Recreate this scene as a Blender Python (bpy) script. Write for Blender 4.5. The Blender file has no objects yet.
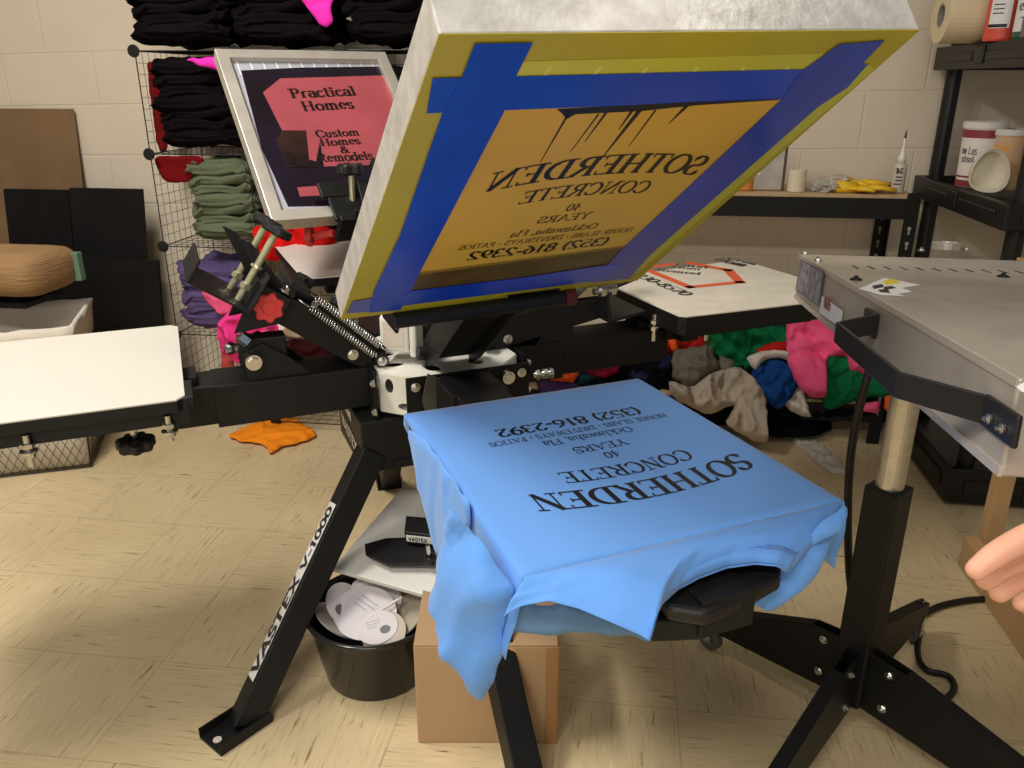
import bpy, bmesh, math, random
from mathutils import Vector as V, Matrix, noise
from mathutils.geometry import delaunay_2d_cdt

scene = bpy.context.scene
# ------------------------------------------------------------------ camera
CAM_H, PITCH, ROLL, YAW, FPX = 1.29, math.radians(20.52), math.radians(0.05), math.radians(7.44), 809.6
FW = V((-math.sin(YAW)*math.cos(PITCH), math.cos(YAW)*math.cos(PITCH), -math.sin(PITCH)))
R0 = V((math.cos(YAW), math.sin(YAW), 0)); U0 = R0.cross(FW)
RT = R0*math.cos(ROLL)+U0*math.sin(ROLL); UP = -R0*math.sin(ROLL)+U0*math.cos(ROLL)
CAM = V((0, 0, CAM_H))
cd = bpy.data.cameras.new('camera'); cam = bpy.data.objects.new('camera', cd); scene.collection.objects.link(cam)
cd.sensor_width = 36; cd.lens = FPX*36/1024; cd.clip_start = .02; cd.clip_end = 60
M = Matrix((RT, UP, -FW)).transposed().to_4x4(); M.translation = CAM; cam.matrix_world = M
scene.camera = cam
# ------------------------------------------------------------------ light
scene.view_settings.view_transform = 'Standard'
try: scene.view_settings.look = 'None'
except Exception: pass
scene.view_settings.gamma = 1; scene.view_settings.use_curve_mapping = False
scene.view_settings.exposure = 0.0
w = bpy.data.worlds.new('room_light'); scene.world = w; w.use_nodes = True
w.node_tree.nodes['Background'].inputs[0].default_value = (1.0, .93, .84, 1)
w.node_tree.nodes['Background'].inputs[1].default_value = .20
def area(name, loc, tgt, sx, sy, power, col):
    l = bpy.data.lights.new(name, 'AREA'); l.shape = 'RECTANGLE'; l.size = sx; l.size_y = sy; l.energy = power; l.color = col
    o = bpy.data.objects.new(name, l); scene.collection.objects.link(o); o.location = loc
    o.rotation_euler = (V(tgt)-V(loc)).to_track_quat('-Z', 'Y').to_euler(); return o
area('ceiling_lamp', (-1.5, 1.2, 2.75), (-1.5, 1.2, 0), .35, 1.2, 60, (1, .945, .86))
area('ceiling_lamp', (-.5, -.9, 2.75), (-.5, -.9, 0), 1.2, .35, 58, (1, .94, .85))
area('ceiling_lamp', (.9, .9, 2.75), (.9, .9, 0), .35, 1.2, 5, (1, .945, .86))
area('fill_light', (-.2, -2.3, 1.5), (0, 2, .8), 1.8, 1.2, 22, (1, .95, .88))  # added fill behind the camera, no real window; brightens the raised screen's print face

# ------------------------------------------------------------------ helpers
def ray(px, py): return FW+RT*((px-512)/FPX)-UP*((py-384)/FPX)
def Zp(px, py, z=0.0): r = ray(px, py); return CAM+r*((z-CAM_H)/r.z)
def Yp(px, py, y): r = ray(px, py); return CAM+r*(y/r.y)
def Dp(px, py, d): return CAM+ray(px, py)*d
def Pp(px, py, p0, n): r = ray(px, py); return CAM+r*((p0-CAM).dot(n)/r.dot(n))

MATS = {}
def mat(name, col, rough=.6, metal=0, bump=0, bscale=60, vary=0, vscale=6, spec=.5, alpha=1, trans=0, sheen=0, stretch=None, col2=None):
    if name in MATS: return MATS[name]
    m = bpy.data.materials.new(name); m.use_nodes = True; nt = m.node_tree; b = nt.nodes['Principled BSDF']
    c = (*[max(0, x) for x in col], 1)
    b.inputs['Base Color'].default_value = c; b.inputs['Roughness'].default_value = rough; b.inputs['Metallic'].default_value = metal
    b.inputs['Specular IOR Level'].default_value = spec
    if alpha < 1: b.inputs['Alpha'].default_value = alpha
    if trans: b.inputs['Transmission Weight'].default_value = trans
    if sheen: b.inputs['Sheen Weight'].default_value = sheen
    tc = nt.nodes.new('ShaderNodeTexCoord'); src = tc.outputs['Object']
    if stretch:
        mp = nt.nodes.new('ShaderNodeMapping'); mp.inputs['Scale'].default_value = stretch; nt.links.new(src, mp.inputs['Vector']); src = mp.outputs[0]
    n = nt.nodes.new('ShaderNodeTexNoise'); n.inputs['Scale'].default_value = vscale; n.inputs['Detail'].default_value = 5; nt.links.new(src, n.inputs['Vector'])
    r = nt.nodes.new('ShaderNodeValToRGB'); r.color_ramp.elements[0].position = .3; r.color_ramp.elements[1].position = .7
    v = vary or .04
    lo = col2 or [x*(1-v) for x in col]; hi = [min(1, x*(1+v)) for x in col]
    r.color_ramp.elements[0].color = (*lo, 1); r.color_ramp.elements[1].color = (*hi, 1)
    nt.links.new(n.outputs['Fac'], r.inputs[0]); nt.links.new(r.outputs[0], b.inputs['Base Color'])
    if bump:
        n2 = nt.nodes.new('ShaderNodeTexNoise'); n2.inputs['Scale'].default_value = bscale; n2.inputs['Detail'].default_value = 4; nt.links.new(src, n2.inputs['Vector'])
        bp = nt.nodes.new('ShaderNodeBump'); bp.inputs['Strength'].default_value = bump; bp.inputs['Distance'].default_value = .01
        nt.links.new(n2.outputs['Fac'], bp.inputs['Height']); nt.links.new(bp.outputs[0], b.inputs['Normal'])
    MATS[name] = m; return m
def s2l(r, g, b): return tuple(((x/255)/12.92 if x/255 <= .04045 else ((x/255+.055)/1.055)**2.4) for x in (r, g, b))

BLACK = mat('black_powder_coat', (.006, .006, .0065), .5, bump=.06, bscale=900, spec=.32)
BLACK2 = mat('black_steel', (.010, .0095, .0105), .4, spec=.35)
BPLAST = mat('black_plastic', (.009, .009, .0095), .42, spec=.4, bump=.05, bscale=400)
CHROME = mat('chrome', (.62, .62, .6), .22, 1)
WHITE = mat('white_powder_coat', s2l(226, 224, 214), .4, vary=.05)
WLAM = mat('white_laminate', s2l(208, 204, 194), .35, vary=.02)
INK = mat('black_ink', (.008, .008, .012), .5)
PAPER = mat('white_sticker', s2l(232, 232, 230), .5)
ZINC = mat('zinc_shaft', s2l(214, 210, 170), .3, .7)
RED = mat('red_plastic', s2l(205, 62, 60), .4)
ALU = mat('brushed_aluminium', s2l(205, 198, 186), .42, .55, vary=.12, vscale=14, bump=.05, bscale=200)

class MB:
    def __init__(s): s.v = []; s.f = []
    def add(s, vs, fs): k = len(s.v); s.v += [V(x) for x in vs]; s.f += [tuple(i+k for i in f) for f in fs]; return s
    def box(s, c, size, ax=None):
        c = V(c); X, Y, Z = ax or (V((1, 0, 0)), V((0, 1, 0)), V((0, 0, 1))); a, b, d = [q/2 for q in size]
        vs = [c+X*(i*a)+Y*(j*b)+Z*(k*d) for i in (-1, 1) for j in (-1, 1) for k in (-1, 1)]
        return s.add(vs, [(0, 1, 3, 2), (4, 6, 7, 5), (0, 4, 5, 1), (2, 3, 7, 6), (0, 2, 6, 4), (1, 5, 7, 3)])
    def prism(s, poly, t):
        n = len(poly); t = V(t); poly = [V(p) for p in poly]
        return s.add(poly+[p+t for p in poly], [tuple(range(n)), tuple(range(2*n-1, n-1, -1))]+[(i, i+n, (i+1) % n+n, (i+1) % n) for i in range(n)])
    def cyl(s, p0, p1, r0, r1=None, seg=16):
        p0, p1 = V(p0), V(p1); d = (p1-p0).normalized(); r1 = r0 if r1 is None else r1
        a = d.orthogonal().normalized(); b = d.cross(a); vs = []
        for p, r in ((p0, r0), (p1, r1)): vs += [p+a*(r*math.cos(2*math.pi*i/seg))+b*(r*math.sin(2*math.pi*i/seg)) for i in range(seg)]
        return s.add(vs, [(i, (i+1) % seg, (i+1) % seg+seg, i+seg) for i in range(seg)]+[tuple(range(seg-1, -1, -1)), tuple(range(seg, 2*seg))])
    def tube(s, pts, r, seg=8, closed=False):
        pts = [V(p) for p in pts]; n = len(pts); vs = []; a = None
        for i, p in enumerate(pts):
            t = ((pts[(i+1) % n] if closed or i < n-1 else p)-(pts[i-1] if closed or i > 0 else p)).normalized()
            a = t.orthogonal().normalized() if a is None else (a-t*a.dot(t)).normalized()
            b = t.cross(a); rr = r[i] if isinstance(r, (list, tuple)) else r
            vs += [p+a*(rr*math.cos(2*math.pi*k/seg))+b*(rr*math.sin(2*math.pi*k/seg)) for k in range(seg)]
        fs = [(i*seg+k, i*seg+(k+1) % seg, ((i+1) % n)*seg+(k+1) % seg, ((i+1) % n)*seg+k) for i in range(n if closed else n-1) for k in range(seg)]
        if not closed: fs += [tuple(range(seg-1, -1, -1)), tuple(range((n-1)*seg, n*seg))]
        return s.add(vs, fs)
    def lathe(s, prof, o, axis=(0, 0, 1), seg=32):
        o = V(o); d = V(axis).normalized(); a = d.orthogonal().normalized(); b = d.cross(a); vs = []; n = len(prof)
        for r, h in prof: vs += [o+d*h+a*(r*math.cos(2*math.pi*i/seg))+b*(r*math.sin(2*math.pi*i/seg)) for i in range(seg)]
        fs = [(j*seg+i, j*seg+(i+1) % seg, (j+1)*seg+(i+1) % seg, (j+1)*seg+i) for j in range(n-1) for i in range(seg)]
        fs += [tuple(range(seg-1, -1, -1)), tuple(range((n-1)*seg, n*seg))]
        return s.add(vs, fs)
    def build(s, name, m, parent=None, bevel=0, smooth=False, mods=None):
        org = V((0, 0, 0))
        if parent is None:
            xs = [p.x for p in s.v]; ys = [p.y for p in s.v]; zs = [p.z for p in s.v]
            org = V(((min(xs)+max(xs))/2, (min(ys)+max(ys))/2, min(zs)))
        me = bpy.data.meshes.new(name); me.from_pydata([tuple(p-org) for p in s.v], [], s.f); me.validate()
        bm = bmesh.new(); bm.from_mesh(me); bmesh.ops.recalc_face_normals(bm, faces=bm.faces); bm.to_mesh(me); bm.free()
        me.materials.append(m)
        o = bpy.data.objects.new(name, me); scene.collection.objects.link(o); o.location = org
        if parent: o.parent = parent; o.matrix_parent_inverse = Matrix.Translation(-wloc(parent))
        if smooth:
            for p in me.polygons: p.use_smooth = True
        if bevel:
            b = o.modifiers.new('Bevel', 'BEVEL'); b.width = bevel; b.segments = 2; b.limit_method = 'ANGLE'; b.angle_limit = math.radians(35)
        return o
def wloc(o):
    p = V(o.location)
    return V((0, 0, 0)) if o.parent else p
def thing(name, loc, label, cat, group=None):
    o = bpy.data.objects.new(name, None); scene.collection.objects.link(o); o.location = loc; o.empty_display_size = .05
    return tag(o, label, cat, group)
def tag(o, label, cat, group=None):
    o['label'] = label; o['category'] = cat
    if group: o['group'] = group
    return o
def struct(o): o['kind'] = 'structure'; return o
def lab(o, t): o['label'] = t; return o
def hexbolt(p, d, r=.009, h=.008, washer=True):
    m = MB(); p = V(p); d = V(d).normalized()
    if washer: m.cyl(p, p+d*.002, r*1.35, seg=18)
    m.cyl(p+d*.002, p+d*h, r, seg=6); m.cyl(p+d*h, p+d*(h+.003), r*.5, seg=10); return m
def starknob(c, d, r, h, lobes=7, name='knob', m=None, parent=None, extra=None):
    d = V(d).normalized(); a = d.orthogonal().normalized(); b = d.cross(a); c = V(c); mb = MB(); N = lobes*8
    def ring(sc, hh): return [c+d*hh+(a*math.cos(2*math.pi*i/N)+b*math.sin(2*math.pi*i/N))*(r*sc*(1-.11*(1-math.cos(lobes*2*math.pi*i/N))*.9)) for i in range(N)]
    rs = [(.9, 0), (1, h*.2), (1, h*.8), (.9, h), (.5, h*1.02), (.42, h*.85), (.02, h*.85)]
    vs = []
    for q in rs: vs += ring(*q)
    fs = [(j*N+i, j*N+(i+1) % N, (j+1)*N+(i+1) % N, (j+1)*N+i) for j in range(len(rs)-1) for i in range(N)]+[tuple(range(N-1, -1, -1)), tuple(range((len(rs)-1)*N, len(rs)*N))]
    mb.add(vs, fs); return mb.build(name, m or BPLAST, parent, smooth=False)

# ------------------------------------------------------------------ lettering (drawn with a pen, no font files)
def arc(cx, cy, rx, ry, a0, a1, n=12): return [(cx+rx*math.cos(math.radians(a0+(a1-a0)*i/n)), cy+ry*math.sin(math.radians(a0+(a1-a0)*i/n))) for i in range(n+1)]
G = {
'S': (.62, [arc(.3, .74, .22, .24, 20, 270)+arc(.3, .26, .24, .25, 90, -160)], [(.53, .82, 'v'), (.06, .17, 'v')]),
'O': (.86, [arc(.43, .5, .36, .49, 0, 360, 24)], []),
'T': (.72, [[(.36, 0), (.36, 1)], [(.04, .97), (.68, .97)]], [(.36, 0, 'h'), (.05, .9, 'v'), (.67, .9, 'v')]),
'H': (.9, [[(.2, 0), (.2, 1)], [(.7, 0), (.7, 1)], [(.2, .5), (.7, .5)]], [(.2, 0, 'h'), (.2, 1, 'h'), (.7, 0, 'h'), (.7, 1, 'h')]),
'E': (.72, [[(.2, 0), (.2, 1)], [(.2, .97), (.64, .97)], [(.2, .52), (.5, .52)], [(.2, .03), (.66, .03)]], [(.13, 0, 'h'), (.13, 1, 'h'), (.64, .9, 'v'), (.66, .1, 'v'), (.5, .52, 'v')]),
'F': (.66, [[(.2, 0), (.2, 1)], [(.2, .97), (.62, .97)], [(.2, .52), (.5, .52)]], [(.2, 0, 'h'), (.13, 1, 'h'), (.62, .9, 'v'), (.5, .52, 'v')]),
'R': (.8, [[(.2, 0), (.2, 1)], [(.2, .97), (.36, .97)]+arc(.36, .735, .24, .235, 90, -90)+[(.2, .5)], [(.38, .5), (.7, .02)]], [(.2, 0, 'h'), (.13, 1, 'h'), (.72, 0, 'h')]),
'P': (.68, [[(.2, 0), (.2, 1)], [(.2, .97), (.34, .97)]+arc(.34, .72, .25, .25, 90, -90)+[(.2, .47)]], [(.2, 0, 'h'), (.13, 1, 'h')]),
'B': (.74, [[(.2, 0), (.2, 1)], [(.2, .97), (.36, .97)]+arc(.36, .745, .2, .225, 90, -90)+[(.2, .52)], [(.36, .52)]+arc(.38, .275, .26, .245, 90, -90)+[(.2, .03)]], [(.13, 0, 'h'), (.13, 1, 'h')]),
'D': (.84, [[(.2, 0), (.2, 1)], [(.2, .97), (.34, .97)]+arc(.34, .5, .4, .47, 90, -90, 16)+[(.2, .03)]], [(.13, 0, 'h'), (.13, 1, 'h')]),
'N': (.9, [('n', [(.2, 0), (.2, 1)]), ('k', [(.18, 1), (.72, .02)]), ('n', [(.72, 0), (.72, 1)])], [(.2, 0, 'h'), (.12, 1, 'h'), (.72, 1, 'h')]),
'M': (1.04, [('n', [(.18, 0), (.18, 1)]), ('k', [(.18, 1), (.52, .05)]), ('n', [(.52, .05), (.85, 1)]), ('k', [(.86, 0), (.86, 1)])], [(.18, 0, 'h'), (.86, 0, 'h')]),
'C': (.76, [arc(.42, .5, .35, .48, 40, 320, 20)], [(.67, .78, 'v'), (.67, .2, 'v')]),
'Y': (.82, [('k', [(.1, 1), (.41, .48)]), ('n', [(.41, .48), (.72, 1)]), ('k', [(.41, 0), (.41, .5)])], [(.41, 0, 'h'), (.1, 1, 'h'), (.72, 1, 'h')]),
'A': (.84, [('n', [(.08, 0), (.41, 1)]), ('k', [(.41, 1), (.74, 0)]), ('n', [(.2, .34), (.62, .34)])], [(.08, 0, 'h'), (.74, 0, 'h')]),
'V': (.82, [('k', [(.1, 1), (.41, 0)]), ('n', [(.41, 0), (.72, 1)])], [(.1, 1, 'h'), (.72, 1, 'h')]),
'W': (1.1, [('k', [(.1, 1), (.36, 0)]), ('n', [(.36, 0), (.56, .9)]), ('k', [(.54, 1), (.8, 0)]), ('n', [(.8, 0), (1.02, 1)])], [(.1, 1, 'h'), (1.02, 1, 'h')]),
'I': (.42, [[(.21, 0), (.21, 1)]], [(.21, 0, 'h'), (.21, 1, 'h')]),
'L': (.66, [[(.2, 0), (.2, 1)], [(.2, .03), (.6, .03)]], [(.13, 0, 'h'), (.2, 1, 'h'), (.6, .1, 'v')]),
'U': (.86, [[(.2, 1), (.2, .3)]+arc(.44, .3, .24, .28, 180, 360)+[(.68, 1)]], [(.2, 1, 'h'), (.68, 1, 'h')]),
'X': (.82, [('k', [(.1, 1), (.72, 0)]), ('n', [(.1, 0), (.7, 1)])], [(.1, 1, 'h'), (.72, 0, 'h'), (.1, 0, 'h'), (.7, 1, 'h')]),
'0': (.62, [arc(.31, .5, .23, .48, 0, 360, 20)], []),
'1': (.5, [[(.27, 0), (.27, 1)], [(.27, .98), (.12, .82)]], [(.27, 0, 'h')]),
'2': (.62, [arc(.3, .7, .21, .27, 160, -30)+[(.08, .04)], [(.08, .04), (.54, .04)]], [(.54, .08, 'v')]),
'3': (.6, [arc(.28, .74, .19, .24, 150, -90)+arc(.28, .26, .23, .25, 90, -150)], []),
'4': (.64, [[(.42, 0), (.42, 1)], ('n', [(.42, 1), (.05, .3)]), ('n', [(.05, .3), (.6, .3)])], [(.42, 0, 'h')]),
'5': (.6, [('n', [(.52, .97), (.15, .97)]), ('n', [(.15, .97), (.12, .56)]), arc(.27, .32, .24, .3, 120, -140)], []),
'6': (.62, [[(.5, .95), (.25, .75), (.1, .45)]+arc(.32, .3, .22, .28, 180, 540, 18)], []),
'7': (.6, [('n', [(.06, .96), (.54, .96)]), ('k', [(.54, .96), (.22, 0)])], [(.07, .9, 'v')]),
'8': (.62, [arc(.31, .75, .18, .23, 0, 360, 16), arc(.31, .27, .22, .26, 0, 360, 16)], []),
'9': (.62, [arc(.3, .7, .22, .28, 0, 360, 18)+[(.5, .45), (.35, .2), (.12, .04)]], []),
'(': (.36, [arc(.5, .45, .38, .65, 125, 235)], []), ')': (.36, [arc(-.14, .45, .38, .65, 55, -55)], []),
'-': (.4, [('k', [(.06, .34), (.34, .34)])], []), '.': (.26, [('k', [(.1, .05), (.2, .05)])], []), ',': (.26, [('k', [(.15, .08), (.08, -.16)])], []),
'*': (.4, [arc(.2, .38, .06, .06, 0, 360, 8)], []), ' ': (.34, [], []),
'&': (.86, [[(.78, .02), (.22, .68)]+arc(.36, .8, .16, .17, 200, -30)+[(.2, .44)]+arc(.32, .24, .22, .23, 130, 330)+[(.72, .55)]], []),
'a': (.56, [arc(.26, .5, .17, .17, 150, 0)+[(.43, .0)], arc(.24, .2, .17, .19, 60, 330)], [(.47, 0, 'h')]),
'c': (.52, [arc(.29, .33, .22, .33, 45, 320)], []),
'd': (.64, [arc(.29, .33, .21, .32, 0, 360, 16), [(.5, 0), (.5, 1)]], [(.46, 1, 'h'), (.53, 0, 'h')]),
'e': (.54, [[(.08, .38), (.46, .38)]+arc(.28, .35, .2, .31, 5, 315)], []),
'h': (.66, [[(.16, 0), (.16, 1)], arc(.33, .45, .16, .2, 170, 0)+[(.49, 0)]], [(.16, 0, 'h'), (.49, 0, 'h'), (.12, 1, 'h')]),
'i': (.34, [[(.17, 0), (.17, .64)], arc(.17, .87, .05, .05, 0, 360, 8)], [(.17, 0, 'h'), (.13, .64, 'h')]),
'k': (.64, [[(.16, 0), (.16, 1)], ('n', [(.18, .3), (.48, .64)]), ('k', [(.28, .42), (.54, 0)])], [(.16, 0, 'h'), (.12, 1, 'h'), (.54, 0, 'h')]),
'l': (.34, [[(.17, 0), (.17, 1)]], [(.17, 0, 'h'), (.13, 1, 'h')]),
'm': (.98, [[(.16, 0), (.16, .66)], arc(.32, .45, .15, .2, 170, 0)+[(.47, 0)], arc(.63, .45, .15, .2, 170, 0)+[(.79, 0)]], [(.16, 0, 'h'), (.47, 0, 'h'), (.79, 0, 'h')]),
'n': (.66, [[(.16, 0), (.16, .66)], arc(.33, .45, .16, .2, 170, 0)+[(.49, 0)]], [(.16, 0, 'h'), (.49, 0, 'h')]),
'o': (.6, [arc(.3, .33, .23, .32, 0, 360, 18)], []),
'r': (.5, [[(.17, 0), (.17, .66)], arc(.36, .42, .18, .22, 165, 60)], [(.17, 0, 'h')]),
's': (.5, [arc(.25, .49, .15, .16, 20, 270)+arc(.25, .16, .16, .17, 90, -160)], []),
't': (.4, [[(.18, .9), (.18, .14)]+arc(.29, .14, .11, .13, 180, 300), [(.04, .64), (.36, .64)]], []),
'u': (.66, [[(.16, .66), (.16, .2)]+arc(.33, .2, .17, .2, 180, 350), [(.5, 0), (.5, .66)]], [(.12, .66, 'h')]),
'w': (.86, [('k', [(.08, .66), (.26, 0)]), ('n', [(.26, 0), (.44, .62)]), ('k', [(.42, .66), (.6, 0)]), ('n', [(.6, 0), (.78, .66)])], [(.08, .66, 'h'), (.78, .66, 'h')]),
}
def text2d(s, serif=True, thick=.15, thin=.055):
    quads = []; x = 0
    for ch in s:
        wd, st, se = G.get(ch, G[' '])
        for k in st:
            mode = None
            if isinstance(k, tuple): mode, k = k
            for i in range(len(k)-1):
                a = V(k[i]); b = V(k[i+1]); d = b-a
                if d.length < 1e-6: continue
                d.normalize(); wv = thin+(thick-thin)*abs(d.y)**1.3 if mode is None else (thick if mode == 'k' else thin)
                if not serif: wv = thick
                n = V((-d.y, d.x))*wv/2; e = d*(wv*.18 if len(k) > 2 else (wv*.3 if not serif else 0))
                quads.append([V((x, 0))+q for q in (a-n-e, b-n+e, b+n+e, a+n-e)])
        if serif:
            for sx, sy, t in se:
                hw, hh = (.15, .028) if t == 'h' else (.028, .1)
                yy = sy+(hh if sy < .3 else -hh if sy > .6 else 0) if t == 'h' else sy
                quads.append([V((x+sx+i*hw, yy+j*hh)) for i, j in ((-1, -1), (1, -1), (1, 1), (-1, 1))])
        x += wd
    return quads, x
def lettering(name, items, m, parent, fn, nudge):
    """items: (text, centre x, base y, cap height, width or None, arch, serif[, thick])  in print metres; fn maps (x, y) to space"""
    mb = MB(); k = 0
    for it in items:
        s, cx, by, h, wd, arch, serif = it[:7]; thick = it[7] if len(it) > 7 else .15
        q, L = text2d(s, serif, thick); sx = (wd/L) if wd else h
        for quad in q:
            vs = []; k += 1
            for p in quad:
                x = cx+(p.x-L/2)*sx; t = (p.x/L-.5)*2; y = by+p.y*h-arch*t*t
                vs.append(fn(x, y)+nudge*(1+.02*(k % 7)))
            mb.add(vs, [(0, 1, 2, 3)])
    return mb.build(name, m, parent)

PRINT = [('SOTHERDEN', 0, .915, .048, .345, .024, True, .17), ('CONCRETE', -.002, .859, .034, .212, .010, True, .14), ('40', 0, .815, .020, None, 0, True, .13),
         ('YEARS', .002, .783, .021, .092, 0, True, .12), ('Ocklawaha, Fla', .002, .745, .019, .155, 0, True, .11),
         ('HOUSE SLABS * DRIVEWAYS * PATIOS', .0, .718, .0155, .315, 0, True, .12), ('(352) 816-2392', .002, .676, .030, .26, 0, True, .17)]

# ------------------------------------------------------------------ cloth helpers
def ridged(p, s, seed=0):
    q = V((p.x*s, p.y*s, p.z*s))+V((seed*3.1, seed*1.7, seed*.9))
    return (1-abs(noise.noise(q)))**3
def inpoly(p, poly):
    c = False; n = len(poly); j = n-1
    for i in range(n):
        if (poly[i].y > p.y) != (poly[j].y > p.y) and p.x < (poly[j].x-poly[i].x)*(p.y-poly[i].y)/(poly[j].y-poly[i].y)+poly[i].x: c = not c
        j = i
    return c
def segdist(p, a, b):
    ab = b-a; t = max(0, min(1, (p-a).dot(ab)/max(ab.length_squared, 1e-9))); return (p-a-ab*t).length
def garment(name, pts3, m, label=None, cat='clothing', group=None, thick=.05, amp=.012, seed=1, step=.0075, wr=14, stretch=(1, 1), up=None, parent=None):
    amp = amp*1.3
    """crumpled cloth filling an outline in space: a puffed, wrinkled closed solid"""
    o = sum(pts3, V((0, 0, 0)))/len(pts3); X = (pts3[1]-pts3[0]).normalized(); n = V((0, 0, 0))
    for i in range(len(pts3)): n += (pts3[i]-o).cross(pts3[(i+1) % len(pts3)]-o)
    n.normalize()
    if n.dot(CAM-o) < 0: n = -n
    if up is not None and n.dot(up) < 0: n = -n
    X = (X-n*X.dot(n)).normalized(); Y = n.cross(X)
    P = [V(((p-o).dot(X), (p-o).dot(Y))) for p in pts3]
    # round the outline (Chaikin), then wobble it
    for _ in range(2):
        P = [q for i in range(len(P)) for q in (P[i]*.86+P[(i+1) % len(P)]*.14, P[i]*.14+P[(i+1) % len(P)]*.86)]
    B = []
    for i in range(len(P)):
        a, b = P[i], P[(i+1) % len(P)]; k = max(1, int((b-a).length/step))
        B += [a+(b-a)*(j/k) for j in range(k)]
    B = [q+V((noise.noise(V((q.x*30, q.y*30, seed))), noise.noise(V((q.x*30, q.y*30, seed+9)))))*.007 for q in B]
    xs = [q.x for q in B]; ys = [q.y for q in B]; I = []
    x = min(xs)
    while x < max(xs):
        y = min(ys)
        while y < max(ys):
            q = V((x+random.uniform(-.2, .2)*step, y+random.uniform(-.2, .2)*step))
            if inpoly(q, B):
                dd = min(segdist(q, B[i], B[(i+1) % len(B)]) for i in range(len(B)))
                if dd > step*.55: I.append((q, dd))
            y += step
        x += step
    allp = B+[i[0] for i in I]; dist = [0]*len(B)+[i[1] for i in I]
    rv, re, rf, ov, oe, of = delaunay_2d_cdt(allp, [], [list(range(len(B)))], 1, 1e-6)
    dmap = [dist[o_[0]] if o_ else 0 for o_ in ov]
    top = []; bot = []
    for q, dd in zip(rv, dmap):
        base = o+X*q.x+Y*q.y; e = 1-math.exp(-dd/.016)
        h = thick*(.26+.2*e)*min(1, dd*120+.15)
        wp = V((noise.noise(V((q.x*7, q.y*7, seed+20))), noise.noise(V((q.x*7, q.y*7, seed+30)))))*.05
        qq = V(((q.x+wp.x)*stretch[0], (q.y+wp.y)*stretch[1], 0))
        ang = seed*1.3; fl = math.sin((qq.x*math.cos(ang)+qq.y*math.sin(ang))*wr*4.2+3*noise.noise(V((q.x*5, q.y*5, seed))))
        fl = 1-abs(fl)**.6
        cr = V((q.x*stretch[0], q.y*stretch[1], 7))+V((wp.x, wp.y, 0))*.8
        wv = ridged(cr, wr*.55, seed+5)**3*amp*1.5-ridged(cr+V((5, 0, 0)), wr*.7, seed+8)**4*amp*1.3+ridged(qq, wr*.8, seed)*amp*.6+ridged(qq+V((0, 0, 3)), wr*1.9, seed)*amp*.6+fl*amp*.55+noise.noise(V((q.x*10, q.y*10, seed)))*amp*1.1
        top.append(base+n*(h+wv*min(1, dd*60+.15))); bot.append(base-n*(.006*min(1, dd*60)))
    N = len(rv); mb = MB(); fs = [tuple(f) for f in rf]; bs = [tuple(i+N for i in reversed(f)) for f in rf]
    cnt = {}
    for f in rf:
        for i in range(len(f)): e_ = (f[i], f[(i+1) % len(f)]); cnt[e_] = 1
    side = [(a, b, b+N, a+N)[::-1] for (a, b) in cnt if (b, a) not in cnt]
    mb.add(top+bot, fs+bs+side)
    ob = mb.build(name, m, parent, smooth=True)
    if label: tag(ob, label, cat, group)
    return ob
def fabric(name, rgb, vary=.1): return mat(name, s2l(*rgb), .95, bump=.12, bscale=260, vary=vary, vscale=9, spec=.06)
def folded_mesh(name, w_, d_, h_, seed, m):
    """folded shirt: rounded slab with fold lips along its edges"""
    mb = MB(); NU, NVv = 56, 12; vs = []
    for j in range(NVv+1):
        ph = -math.pi/2+math.pi*j/NVv
        for i in range(NU):
            th = 2*math.pi*i/NU; c, s = math.cos(th), math.sin(th); cp = abs(math.cos(ph))**.25; sp = math.copysign(abs(math.sin(ph))**.8, math.sin(ph))
            x = math.copysign(abs(c)**.28, c)*cp; y = math.copysign(abs(s)**.28, s)*cp
            lip = 1+.03*math.cos(ph*7+seed)+.11*noise.noise(V((c*3, s*3, seed+sp*1.5)))
            p = V((x*w_/2*lip, y*d_/2*lip, h_/2+sp*h_/2))
            p.z += .75*h_*noise.noise(V((p.x*9, p.y*9, seed)))+.30*h_*noise.noise(V((p.x*28, p.y*28, seed)))
            vs.append(p)
    fs = [(j*NU+i, j*NU+(i+1) % NU, (j+1)*NU+(i+1) % NU, (j+1)*NU+i) for j in range(NVv) for i in range(NU)]+[tuple(range(NU-1, -1, -1)), tuple(range(NVv*NU, NVv*NU+NU))]
    mb.add(vs, fs); return mb.build(name, m, None, smooth=True)
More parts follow.
